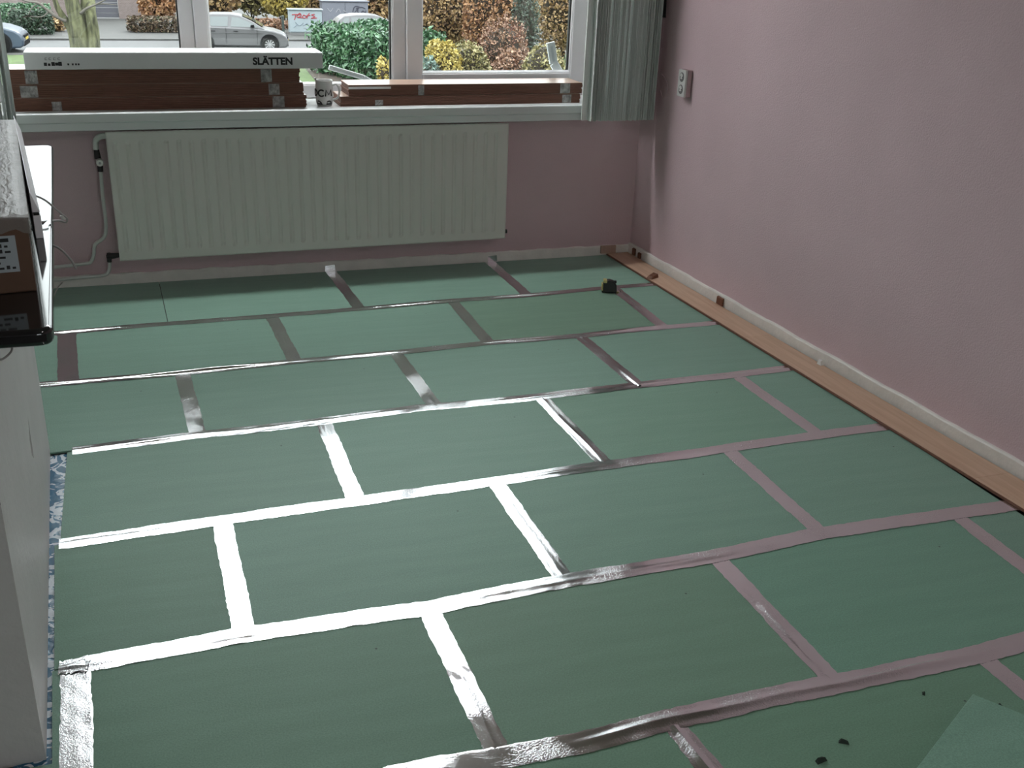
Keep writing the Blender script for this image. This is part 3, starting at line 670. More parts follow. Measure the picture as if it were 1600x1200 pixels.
p = at(1019, 434, z=.0112); t = thing('wood_offcut', 'small dark wooden offcut lying on the far laminate plank', 'offcut', (p.x, p.y, .0112), .5)
MB().prism([(-.032, -.018, 0), (.030, -.020, 0), (.026, -.018, .020), (-.020, -.016, .012)], [(-.028, .018, 0), (.034, .016, 0), (.028, .014, .022), (-.016, .014, .013)]).build('offcut_block', raw_wood, t, bevel=.002, seg=1)
p = at(1283, 569, z=.012); t = thing('plaster_crumb', 'tiny white plaster crumb at the edge of the laminate plank', 'crumb', (p.x - .004, p.y, .0112))
MB().prism([(-.008, -.014, 0), (.010, -.012, 0), (.006, -.004, .022), (-.006, -.008, .016)], [(-.010, .012, 0), (.008, .014, 0), (.004, .008, .018), (-.004, .008, .024)]).build('crumb_block', mat('plaster_white', (.8, .8, .78), .6), t)

# ------------------------------------------------------------------ tape measure
p = at(951, 456, z=.003); tm = thing('tape_measure', 'black and yellow tape measure lying on the underlay near the plank', 'tape measure', (p.x, p.y, .0030), math.radians(-20))
tm_black = mat('tape_measure_black', (.010, .010, .010), .35); tm_yellow = mat('tape_measure_yellow', (.50, .42, .16), .4); 
def dcase(hw, y0, y1, s=1.):
    pr = [(-hw, 0), (hw * 1.05, 0), (hw * 1.08, .012), (hw, .040), (hw * .62, .058), (0, .064), (-hw * .6, .060), (-hw * .95, .042)]
    pr = [(x * s, z * s + (1 - s) * .03) for x, z in pr]
    return MB().prism([(x, y0, z) for x, z in pr], [(x, y1, z) for x, z in pr])
dcase(.036, -.018, .018).build('case', tm_black, tm, bevel=.004)
dcase(.036, -.0185, -.0165, .80).build('side_label', mat('tape_measure_grey', (.03, .03, .028), .5), tm); dcase(.036, .0165, .0185, .80).build('side_label', tm_yellow, tm)
box('rubber_band', (-.030, -.0195, .050), (-.012, .0195, .0645), tm_yellow, tm, bevel=.003); box('rubber_band', (-.0375, -.0195, .010), (-.030, .0195, .045), tm_yellow, tm, bevel=.003)
box('lock_button', (.022, -.007, .048), (.036, .007, .060), tm_black, tm, bevel=.003)
MB().prism([(.036, -.009, .0015), (.058, -.009, .0015), (.058, .009, .0015), (.036, .009, .0015)], [(.036, -.009, .0022), (.058, -.009, .0022), (.058, .009, .0022), (.036, .009, .0022)]).build('blade', tm_yellow, tm)
box('end_hook', (.057, -.010, -.001), (.0585, .010, .010), tm_black, tm)

# ------------------------------------------------------------------ loose underlay sheet at lower right and dark crumbs
q = [F(1440, 1200), F(1517, 1097), F(1640, 1145)]
a, b, c = [Vector(v) for v in q]; d = (a - b).normalized()
poly = [b, b + d * .59, b + d * .59 + (c - b).normalized() * .85, b + (c - b).normalized() * .85]
cx = sum((v.x for v in poly)) / 4; cy = sum((v.y for v in poly)) / 4
lift = [.013, .018, .001, .0]
A_ = [(v.x - cx, v.y - cy, l) for v, l in zip(poly, lift)]; B_ = [(x, y, z + .0065) for x, y, z in A_]
o = MB().prism(A_, B_).build('underlay_sheet', UNDERLAY, bevel=.001, seg=1); o.location = (cx, cy, .0045); o.color = (1.06, 1.12, 1.12, 1)
tag(o, 'loose green underlay board lying on top at the lower right', 'underlay board')
crumb_m = mat('dark_crumb', (.015, .028, .02), .8)
for i, (px, py, s, lb) in enumerate([(1318, 1160, .012, 'dark crumb right of centre on the near underlay board'), (1282, 1189, .014, 'dark crumb at the bottom edge of the near underlay board'), (1443, 1084, .007, 'small dark crumb under the second nearest seam tape'), (1563, 1102, .006, 'small dark crumb just behind the loose underlay board')]):
    p = at(px, py, z=.0); t = thing('crumb', lb, 'crumb', (p.x, p.y, .0002), i * .7 - .5)
    MB().prism([(-s, -s * .4, 0), (s, -s * .5, 0), (s * .7, -s * .2, s * .6), (-s * .6, -s * .1, s * .5)], [(-s * .8, s * .4, 0), (s * .9, s * .5, 0), (s * .5, s * .3, s * .4), (-s * .5, s * .2, s * .7)]).build('crumb_block', crumb_m, t)

# ------------------------------------------------------------------ double socket and corner duct
sx = XR(4.75); sk_p = at(1069, 130, x=sx - .02); sy, sz = sk_p.y, sk_p.z
sk = thing('wall_socket', 'white double wall socket on the pink right wall', 'socket', (sx, sy, sz), 0)
sock_w = mat('socket_white', (.66, .65, .63), .35)
box('back_box', (-.024, -.037, -.064), (0, .037, .064), mat('socket_side_shade', (.45, .33, .34), .6), sk, bevel=.003)  # dark pink puts the shaded side of the box into its colour
mb = MB(); mb.box((-.036, -.037, -.064), (-.024, .037, .064)); mb.build('cover_plate', sock_w, sk, bevel=.003)
for zc in (.029, -.029):
    o = MB().lathe([(.0, -.0372), (.020, -.0372), (.0225, -.0366), (.0225, -.034), (.0, -.034)], (0, 0, zc), 'x', 24).build('socket_cup', mat('socket_shadow', (.16, .15, .15), .5), sk)
    mb = MB(); mb.lathe([(.0, -.0378), (.014, -.0378), (.014, -.036), (.0, -.036)], (0, .003, zc + .004), 'x', 16); mb.build('cup_floor', sock_w, sk)
    for dy in (-.0095, .0095): MB().lathe([(.0, -.0384), (.0026, -.0384), (.0026, -.037), (.0, -.037)], (0, dy, zc), 'x', 8).build('contact_hole', dark_gap, sk)
dk = thing('cable_duct', 'pink painted cable duct with a loose wire loop in the room corner', 'cable duct', (XR(5.05), 5.05, .872))
b0 = Vector(dk.location)
MB().box((-.026, -.022, 0), (.001, .022, .40)).build('duct_body', pink, dk, bevel=.003)
lp = [at(q_[0], q_[1], x=XR(5.0) - .008) - b0 for q_ in ((1034, 116), (1039, 122), (1043, 136), (1041, 149), (1035, 152), (1032, 142))]
MB().tube(smooth_path(lp, 8), .0028, 6).build('wire_loop', pink, dk, smooth='all')
hole = thing('plaster_damage', 'broken plaster patch with bare wood at the top of the room corner', 'damaged plaster', (XR(5.03), 5.03, 1.285))
MB().prism([(-.010, -.026, .0), (-.012, .030, .01), (-.012, .034, .30), (-.010, -.014, .28)], [(.002, -.026, .0), (.002, .030, .01), (.002, .034, .30), (.002, -.014, .28)]).build('bare_wood', mat('bare_wood', (.46, .31, .15), .8, var=(20, .4)), hole)
MB().prism([(-.0135, -.034, -.015), (-.0135, -.016, -.01), (-.0135, -.010, .12), (-.0135, -.020, .15)], [(.002, -.034, -.015), (.002, -.016, -.01), (.002, -.010, .12), (.002, -.020, .15)]).build('dark_crack', dark_gap, hole)

# ------------------------------------------------------------------ things on the slab
ZT = .9622
bc = thing('brown_carton', 'long brown cardboard carton wrapped in clear plastic on the black slab', 'carton', (-.200, 2.11, ZT), math.radians(5.2))
card = mat('brown_cardboard', (.125, .068, .042), .7, var=(8, .15))
box('carton_body', (-.30, .0, 0), (0, 1.12, .142), card, bc, bevel=.003)
wrapm = bpy.data.materials.new('clear_wrap'); wrapm.use_nodes = True
b = wrapm.node_tree.nodes['Principled BSDF']; b.inputs['Base Color'].default_value = (.42, .39, .37, 1); b.inputs['Roughness'].default_value = .3; b.inputs['Alpha'].default_value = .45
tn = wrapm.node_tree.nodes.new('ShaderNodeTexNoise'); tn.inputs['Scale'].default_value = 18; tn.inputs['Distortion'].default_value = 1.5; bp = wrapm.node_tree.nodes.new('ShaderNodeBump'); bp.inputs['Strength'].default_value = .6; bp.inputs['Distance'].default_value = .006
wrapm.node_tree.links.new(tn.outputs[0], bp.inputs['Height']); wrapm.node_tree.links.new(bp.outputs[0], b.inputs['Normal'])
vs_ = []; fs = []; rng = random.Random(8); NX, NY = 10, 40
path = [(-.302, .05), (-.302, .1435), (-.2, .1455), (-.1, .146), (-.02, .1455), (.0025, .143), (.0035, .10), (.0035, .04)]
for j in range(NY + 1):
    y = -.004 + 1.128 * j / NY
    for (x, z) in path: vs_.append((x + rng.uniform(0, .002) * (1 if x > 0 else 0), y, z + rng.uniform(0, .004) * (z > .142)))
NPT = len(path)
for j in range(NY):
    for k in range(NPT - 1): fs.append((j * NPT + k, j * NPT + k + 1, (j + 1) * NPT + k + 1, (j + 1) * NPT + k))
MB().add(vs_, fs).build('plastic_wrap', wrapm, bc, smooth='all')
vs_ = []; fs = []
for i in range(25):
    x = -.30 + .305 * i / 24
    for z in (.152 + rng.uniform(-.004, .006), .140, .118 + rng.uniform(-.008, .01)): vs_.append((x, -.0035 - rng.uniform(0, .004), z))
for i in range(24):
    for k in range(2): fs.append((i * 3 + k, i * 3 + k + 1, (i + 1) * 3 + k + 1, (i + 1) * 3 + k))
MB().add(vs_, fs).build('wrap_fold', wrapm, bc, smooth='all')
lab = box('shipping_label', (-.115, -.0012, .042), (-.024, .0, .112), mat('label_paper', (.38, .43, .46), .5), bc)
mb = MB(); rng = random.Random(21)
for r in range(6):
    x = -.108
    while x < -.034:
        wd = rng.choice((.006, .010, .015)); 
        if rng.random() < .72: mb.box((x, -.0016, .048 + r * .0105), (min(x + wd, -.030), -.0011, .048 + r * .0105 + rng.choice((.004, .007))))
        x += wd + .004
o = mb.build('label_print', ink, lab)
# white strip profiles lying beside the carton
ws = thing('white_profile', 'white strip profile lying between the brown carton and the slab edge', 'profile', (-.207, 2.50, ZT), math.radians(5.8))
wp = mat('white_profile_plastic', (.84, .82, .86), .35)
box('lower_strip', (-.016, 0, 0), (0, 1.10, .052), wp, ws, bevel=.0015)
A_ = [(-.016, .056), (0, .056), (-.0145, .100), (-.016, .100)]
MB().prism([(x, .015, z) for x, z in A_], [(x, 1.10, z) for x, z in A_]).build('upper_strip', wp, ws, bevel=.001)
box('strip_joint', (-.014, .004, .052), (-.002, 1.09, .056), dark_gap, ws)
cable_m = mat('grey_cable', (.33, .31, .30), .5)
cb = thing('cable', 'grey cable looping out over the slab edge from the carton', 'cable', (-.24, 2.7, ZT)); b0 = Vector(cb.location)
MB().tube(smooth_path([Vector(p) - b0 for p in (at(36, 303, y=2.76), at(55, 306, y=2.74), at(72, 314, y=2.72), at(92, 331, y=2.70), at(104, 341, y=2.70), at(103, 347, y=2.70), at(92, 345, y=2.70), at(73, 346, y=2.66), at(66, 347, y=2.64))], 8), .0024, 8).build('cord', cable_m, cb, smooth='all')
MB().tube([at(96, 336, y=2.70) - b0, at(101, 343, y=2.70) - b0], .005, 8).build('plug', sock_w, cb, smooth=True)
cb2 = thing('cable', 'thin pale cable hanging off the slab in front of the heating pipes', 'cable', (-.21, 2.45, ZT)); b0 = Vector(cb2.location)
MB().tube(smooth_path([Vector(p) - b0 for p in (at(66, 382, y=2.5), at(78, 382, y=2.47), at(95, 390, y=2.45), at(110, 405, y=2.45), at(119, 420, y=2.45))], 8), .0024, 8).build('cord', cable_m, cb2, smooth='all')
cb3 = thing('cable', 'grey cable loop hanging below the black slab at the pier', 'cable', at(5, 545, y=1.915)); b0 = Vector(cb3.location)
MB().tube(smooth_path([Vector(p) - b0 for p in (at(19, 538, y=1.915), at(18, 548, y=1.91), at(10, 557, y=1.91), at(0, 562, y=1.91), at(-14, 560, y=1.91), at(-20, 540, y=1.915))], 8), .002, 8).build('cord', cable_m, cb3, smooth='all')
cb4 = thing('cable', 'pale cable end on the floor below the heating pipes', 'cable', at(86, 455, z=.002)); b0 = Vector(cb4.location)
MB().tube(smooth_path([Vector(p) - b0 for p in (at(97, 442, y=5.19), at(90, 450, y=5.12), at(84, 464, z=.004), at(80, 474, z=.004))], 6), .003, 6).build('cord', mat('pale_cable', (.5, .48, .45), .5), cb4, smooth='all')

exec_outside = True
# ------------------------------------------------------------------ outside
ZG = -3.07; SC = 1.26
def G(px, py): return at(px, py, z=ZG)
def O(px, py, y): return at(px, py, y=y * SC)
asphalt = mat('wet_asphalt', (.030, .030, .032), .55, bump=(20, .2), var=(1.5, .15))
paving = mat('grey_paving', (.042, .041, .039), .75, bump=(15, .2), var=(2, .2))
grass_m = mat('lawn_green', (.045, .075, .018), .9, bump=(30, .6), var=(3, .3))
soil = mat('brown_soil', (.042, .031, .023), .95, bump=(12, .6), var=(4, .35))
gr_ = structure(box('ground_lawn', (-40, 5.6, ZG - .3), (40, 44.2, ZG), grass_m), 'green lawn between the house and the street')
structure(box('ground_behind', (-40, -60, ZG - .3), (40, 5.6, ZG), paving), 'paved ground behind and around the house')
structure(box('street', (-60, 45.2, ZG - .3), (60, 50.2, ZG - .04), asphalt), 'grey wet asphalt street beyond the lawn')
structure(box('kerb_near', (-60, 44.2, ZG - .3), (60, 45.2, ZG + .01), paving), 'grey paved footpath on the near side of the street')
structure(box('footpath_far', (-60, 50.2, ZG - .3), (60, 110, ZG + .03), paving), 'grey paved ground on the far side of the street')
structure(MB().slab([(5.2, 24), (16, 22), (16, 41), (6.3, 41)], ZG - .2, ZG + .012).build('soil_bed', soil), 'brown soil bed under the green hedge and shrubs')

def leaf_mat(name, cols, rough=.55):
    m = bpy.data.materials.new(name); m.use_nodes = True; n = m.node_tree; b = n.nodes['Principled BSDF']; g = n.nodes.new('ShaderNodeNewGeometry'); r = n.nodes.new('ShaderNodeValToRGB')
    n.links.new(g.outputs['Random Per Island'], r.inputs[0]); n.links.new(r.outputs[0], b.inputs['Base Color']); b.inputs['Roughness'].default_value = rough
    el = r.color_ramp.elements
    while len(el) < len(cols): el.new(.5)
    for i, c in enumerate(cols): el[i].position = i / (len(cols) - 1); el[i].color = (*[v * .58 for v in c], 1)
    return m
def foliage(name, parent, pts, size, m, seed, aspect=.55, droop=0.):
    rng = np.random.default_rng(seed); n = len(pts)
    d = rng.normal(size=(n, 3)); d[:, 2] += droop; d /= np.linalg.norm(d, axis=1)[:, None]
    e = rng.normal(size=(n, 3)); e -= (e * d).sum(1)[:, None] * d; e /= np.linalg.norm(e, axis=1)[:, None]
    s = size * rng.uniform(.6, 1.35, n)[:, None]; a = d * s * .5; b = e * s * .5 * aspect
    nr = np.cross(d, e); V = np.stack([pts - a, pts + b + nr * s * .06, pts + a, pts - b + nr * s * .06], 1).reshape(-1, 3)
    me = bpy.data.meshes.new(name); idx = np.arange(n * 4).reshape(-1, 4)
    me.from_pydata(V.tolist(), [], idx.tolist()); me.materials.append(m); o = bpy.data.objects.new(name, me); COL.objects.link(o); o.parent = parent; return o
def blob_pts(n, rad, seed, lump=.25, hollow=.55, square=False):
    rng = np.random.default_rng(seed)
    if square:
        p = rng.uniform(-1, 1, (n, 3)); k = np.argmax(np.abs(p), 1); push = rng.uniform(.72, 1.0, n)
        p[np.arange(n), k] = np.sign(p[np.arange(n), k]) * push; p += rng.normal(0, .035, (n, 3))
    else:
        p = rng.normal(size=(n, 3)); p /= np.linalg.norm(p, axis=1)[:, None]
        c = rng.normal(size=(9, 3)); c /= np.linalg.norm(c, axis=1)[:, None]
        f = 1 - lump + lump * np.max((p @ c.T) ** 3, axis=1) * 1.3
        p *= (f * rng.uniform(hollow, 1, n) ** .6)[:, None]
    p = p * np.array(rad); return p
twig = mat('twig_bark', (.04, .03, .02), .9)
S_ = 'autumn shrubs outside the right pane'
def shrub(c, rad, n, size, m, label, seed, cat='shrub', group=None, square=False, stems=6, stem_m=None, name='garden_shrub', aspect=.55, core_m=None):
    """c is the base point on the ground, rad half sizes"""
    t = thing(name, label, cat, c, 0, group)
    if group == S_: n, size = int(n * 1.8), size * .74
    p = blob_pts(n, rad, seed, square=square, lump=.27); p[:, 2] += rad[2]; p[:, 2] = np.maximum(p[:, 2], .03)
    foliage('foliage', t, p, size, m, seed + 1, aspect)
    ic = bmesh.new(); bmesh.ops.create_icosphere(ic, subdivisions=2, radius=1)
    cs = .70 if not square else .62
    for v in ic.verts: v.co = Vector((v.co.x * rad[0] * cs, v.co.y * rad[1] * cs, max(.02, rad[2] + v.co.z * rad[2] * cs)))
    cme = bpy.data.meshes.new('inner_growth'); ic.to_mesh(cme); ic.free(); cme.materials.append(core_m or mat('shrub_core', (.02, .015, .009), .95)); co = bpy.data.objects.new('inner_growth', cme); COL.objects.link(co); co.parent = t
    rng = random.Random(seed); mb = MB()
    for i in range(stems):
        a = rng.uniform(0, 6.28); r = rng.uniform(.3, .85); tip = Vector((math.cos(a) * rad[0] * r, math.sin(a) * rad[1] * r, rad[2] * rng.uniform(1.1, 1.9)))
        mb.tube([(rng.uniform(-.1, .1), rng.uniform(-.1, .1), -.02), tip * .5 + Vector((0, 0, .1)), tip], [.03, .02, .008], 5)
    o = mb.build('stems', stem_m or twig, t); o['kind'] = 'stuff'; return t

L_green = leaf_mat('laurel_leaf', [(.02, .06, .035), (.05, .14, .06), (.09, .22, .10), (.16, .32, .16)], .35)
L_dark = leaf_mat('dark_hedge_leaf', [(.01, .025, .015), (.03, .07, .035), (.05, .10, .05)])
L_brown = leaf_mat('brown_hedge_leaf', [(.05, .035, .025), (.12, .08, .05), (.22, .14, .08), (.07, .09, .04)])
L_autumn = leaf_mat('autumn_leaf', [(.14, .07, .03), (.34, .20, .08), (.50, .33, .13), (.62, .44, .22), (.25, .13, .06)])
L_yellow = leaf_mat('yellow_leaf', [(.30, .22, .04), (.55, .42, .08), (.66, .52, .16), (.35, .30, .08)])
L_orange = leaf_mat('orange_leaf', [(.20, .075, .03), (.42, .20, .08), (.52, .30, .14), (.28, .13, .07)])
L_olive = leaf_mat('olive_leaf', [(.10, .10, .04), (.24, .22, .08), (.36, .31, .12), (.44, .36, .18)])
L_teal = leaf_mat('blue_green_leaf', [(.05, .10, .08), (.12, .20, .16), (.22, .32, .27)])
L_deep = leaf_mat('deep_green_leaf', [(.03, .05, .035), (.07, .10, .07), (.12, .16, .10)])
L_rust = leaf_mat('rust_leaf', [(.14, .06, .035), (.28, .13, .07), (.40, .24, .14), (.20, .10, .06)])
red_twig = mat('red_twig_bark', (.12, .05, .04), .7)

def base(px, y): p = O(px, 60, y); return (p.x, p.y, ZG)
def hgt(px, py, y): return O(px, py, y).z - ZG
def sh(px, py_top, y, half_px, n, size, m, label, seed, depth=1., **k):
    b = base(px, y); h = hgt(px, py_top, y); rx = half_px * (y * SC * 1.06) / FPX
    return shrub((b[0], b[1], ZG + .02), (rx, depth, h / 2), n, size, m, label, seed, **k)
# long green laurel hedge, running from the street towards the house
hz = ZG
hd = thing('laurel_hedge', 'dense bright green laurel hedge seen through the middle pane', 'hedge', (8.3, 37.3, ZG + .02), .35)
rng0 = np.random.default_rng(5)
def hedge_pts(n, L, seed):
    p = blob_pts(n, (1, 1, 1), seed, square=True); return p
p = blob_pts(15000, (1.5, 2.3, .80), 31, square=True); p[:, 2] += .80
p[:, 2] *= (1.02 + .05 * np.sin(p[:, 0] * 3) + .05 * np.sin(p[:, 1] * 2.1))
foliage('foliage', hd, p, .21, L_green, 32, .42, .4)
mb = MB()
for i in range(24): x, y = random.uniform(-1.2, 1.2), random.uniform(-2, 2); mb.tube([(x, y, -.02), (x + random.uniform(-.3, .3), y, .9), (x + random.uniform(-.4, .4), y + random.uniform(-.3, .3), 1.7)], [.04, .03, .01], 5)
o = mb.build('stems', twig, hd); o['kind'] = 'stuff'
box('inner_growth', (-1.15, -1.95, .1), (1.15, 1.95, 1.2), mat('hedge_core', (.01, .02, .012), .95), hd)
# shrubs seen through the right pane and over the hedge
sh(600, 84, 26.2, 12, 260, .16, L_yellow, 'small yellow shrub growing at the front of the green hedge', 41, depth=.4)
S = 'autumn shrubs outside the right pane'
sh(690, 60, 23.4, 32, 1800, .15, L_yellow, 'bright yellow shrub low at the left of the right pane', 51, depth=.5, group=S)
sh(668, 88, 22.3, 22, 900, .15, L_teal, 'low blue green shrub at the lower left corner of the right pane', 52, depth=.55, group=S)
sh(735, 62, 24.4, 40, 1700, .15, L_olive, 'olive brown low shrub at the bottom centre of the right pane', 53, depth=.55, group=S)
sh(785, 26, 26.2, 48, 2000, .13, L_rust, 'rusty shrub with many red twigs in the middle of the right pane', 54, depth=.9, group=S, stems=60, stem_m=red_twig)
sh(805, 78, 24.4, 36, 1500, .15, L_rust, 'rusty low shrub right of centre in the right pane', 55, depth=.8, group=S, stems=16, stem_m=red_twig)
sh(850, 56, 23.2, 42, 1600, .15, L_olive, 'olive yellow low shrub beside the upright window stay', 56, depth=.8, group=S)
sh(690, -60, 33.5, 62, 4200, .20, L_autumn, 'tall golden brown shrub at the left of the right pane', 57, depth=1.4, group=S)
sh(765, -75, 31.2, 52, 4200, .18, L_orange, 'tall orange brown shrub behind the red twigged one', 58, depth=1.4, group=S)
sh(818, -30, 29.2, 22, 1500, .14, L_deep, 'dark green shrub at the top right of the right pane', 59, depth=.9, group=S)
sh(880, -70, 34.0, 48, 3600, .19, L_autumn, 'tall golden shrub at the right edge of the right pane', 60, depth=1.4, group=S)
sh(940, -60, 30.0, 50, 2600, .2, L_orange, 'orange shrub hidden by the right blind', 61, depth=1.4, group=S)
# backdrop shrubs across the street
B = 'autumn shrubs across the street'
for i, (px, top, y, hp_, m_, lb) in enumerate([
    (335, -70, 45, 44, L_autumn, 'golden shrub behind the silver car roof'), (395, -70, 48.5, 42, L_olive, 'olive brown shrub behind the silver car bonnet'),
    (446, -70, 45, 38, L_yellow, 'yellow shrub left of the pale street cabinet'), (500, -70, 48.5, 44, L_autumn, 'brown shrub above the pale street cabinet'),
    (592, -60, 45.5, 34, L_autumn, 'golden shrub right of the grey street cabinet'), (640, -60, 49, 40, L_autumn, 'golden shrub behind the right mullion'),
    (725, -75, 45.5, 60, L_autumn, 'wide golden shrub across the street behind the right pane'), (830, -75, 49, 60, L_rust, 'wide rusty shrub across the street behind the right pane'), (930, -75, 45.5, 60, L_autumn, 'wide golden shrub across the street beyond the right blind'),
    (252, -50, 44, 26, L_orange, 'russet shrub beside the brick wall')]):
    sh(px, top, y, hp_, 2600, .24, m_, lb, 80 + i * 3, depth=1.2, group=B)
sh(410, 28, 42.4, 40, 1500, .2, L_rust, 'low brown shrub right behind the silver car bonnet', 120, depth=.7)
# hedges on the left
b = base(53, 41.5); shrub((b[0], b[1], ZG + .03), (.85, .6, hgt(53, 18, 41.5) / 2), 3000, .13, L_dark, 'dark green clipped hedge left of the mossy tree', 130, 'hedge', square=True, name='clipped_hedge')
b = base(45, 45); shrub((b[0], b[1], ZG + .03), (1.1, .6, hgt(45, 7, 45) / 2), 2600, .14, L_green, 'taller green hedge behind the dark clipped hedge', 133, 'hedge', square=True, name='clipped_hedge')
b = base(243, 42.5); shrub((b[0], b[1], ZG + .03), (1.15, .5, hgt(243, 27, 42.5) / 2), 2600, .14, L_brown, 'low brown clipped hedge beside the garage drive', 136, 'hedge', square=True, name='clipped_hedge')
b = base(92, 42.5); shrub((b[0], b[1], ZG + .03), (.45, .4, hgt(92, 25, 42.5) / 2), 600, .14, L_autumn, 'small leafless golden shrub beside the dark hedge', 139)

# brick house with a grey garage door
def brick_mat():
    m = bpy.data.materials.new('pinkish_brick'); m.use_nodes = True; n = m.node_tree; b = n.nodes['Principled BSDF']; L = n.links.new
    tcn = n.nodes.new('ShaderNodeTexCoord'); mp = n.nodes.new('ShaderNodeMapping'); mp.inputs['Rotation'].default_value = (math.pi / 2, 0, 0); L(tcn.outputs['Object'], mp.inputs[0])
    br = n.nodes.new('ShaderNodeTexBrick'); br.inputs['Scale'].default_value = 4.5; br.inputs['Color1'].default_value = (.125, .092, .086, 1); br.inputs['Color2'].default_value = (.165, .128, .122, 1); br.inputs['Mortar'].default_value = (.18, .165, .155, 1)
    L(mp.outputs[0], br.inputs['Vector']); L(br.outputs[0], b.inputs['Base Color']); b.inputs['Roughness'].default_value = .85; return m
BR = brick_mat(); hy = 48.3 * SC
xg0, xg1, xw = O(145, 31, 48.3).x, O(187, 32, 48.3).x, O(222, 30, 48.3).x
hs = thing('brick_house', 'pinkish brick house front with grey garage door across the street', 'house', (xg0, hy, ZG + .03))
mb = MB(); mb.box((-9, 0, 0), (0, 5, 3.2)); mb.box((xg1 - xg0, 0, 0), (xw - xg0, 5, 3.2)); mb.box((0, 0, 2.35), (xg1 - xg0, 5, 3.2)); mb.build('brick_wall', BR, hs)
gd = mat('garage_grey', (.065, .065, .078), .5)
dz = 2.35 / 9
for i in range(9): box('door_panel', (.02, .12, .02 + i * dz), (xg1 - xg0 - .02, .16, .02 + (i + .94) * dz), gd, hs)
box('roof_edge', (-9.2, -.3, 3.2), (xw - xg0 + .2, 5.2, 3.45), mat('fascia', (.2, .2, .2), .6), hs)
box('corner_post', (xw - xg0, -.06, 0), (xw - xg0 + .12, .06, 2.6), mat('fascia', (.2, .2, .2), .6), hs); box('threshold', (0, -.05, 0), (xg1 - xg0, .05, .06), mat('fascia', (.2, .2, .2), .6), hs)

# mossy multi-stemmed tree on the near footpath
bark = mat('mossy_bark', (.085, .087, .045), .9, bump=(7, 1.0, (1, 1, .35)), var=(8, .75, (1, 1, .18)), bumpdist=.06)
tb = O(131, 74, 37.0); tr = thing('street_tree', 'mossy tree with several thick stems left of the white carton', 'tree', (tb.x, tb.y, ZG))
def tp(px, py, dy=0): return O(px, py, 37 + dy) - Vector((tb.x, tb.y, ZG))
def stem(L, R): return MB().tube(smooth_path(L, 5), [R[0] + (R[1] - R[0]) * i / ((len(L) - 1) * 5) for i in range((len(L) - 1) * 5 + 1)], 10)
stem([tp(128, 84), tp(122, 40), tp(112, 0), tp(104, -60), tp(98, -160)], (.36, .20)).build('trunk', bark, tr, smooth='all')
stem([tp(137, 84, .2), tp(138, 40, .2), tp(137, 0, .2), tp(140, -90, .2), tp(150, -200)], (.36, .18)).build('trunk', bark, tr, smooth='all')
stem([tp(147, 84, -.1), tp(146, 50, -.1), tp(142, 20, -.1), tp(140, -20, .3), tp(128, -120, .4)], (.26, .14)).build('trunk', bark, tr, smooth='all')
stem([tp(118, 80, .1), tp(113, 52, .1), tp(104, 34, .1), tp(90, 12, 0), tp(80, -20, 0)], (.20, .08)).build('trunk', bark, tr, smooth='all')
pale_bark = mat('pale_bark', (.10, .09, .078), .9)
for L, R in (([tp(104, 33), tp(88, 26), tp(72, 14), tp(60, 5), tp(42, 2), tp(28, -4)], (.07, .03)), ([tp(126, 21, -.2), tp(136, 13, -.3), tp(150, 7, -.3), tp(168, -2, -.4)], (.06, .02)), ([tp(60, 5), tp(50, 12), tp(44, 24)], (.03, .01)), ([tp(76, 18), tp(66, 26), tp(48, 26)], (.03, .01)), ([tp(150, 7, -.3), tp(164, 6, -.3), tp(184, 8, -.3)], (.03, .01)), ([tp(98, -160), tp(70, -240), tp(20, -330)], (.2, .05)), ([tp(150, -200), tp(190, -300), tp(240, -380)], (.18, .04))):
    stem(L, R).build('branch', pale_bark, tr, smooth='all')

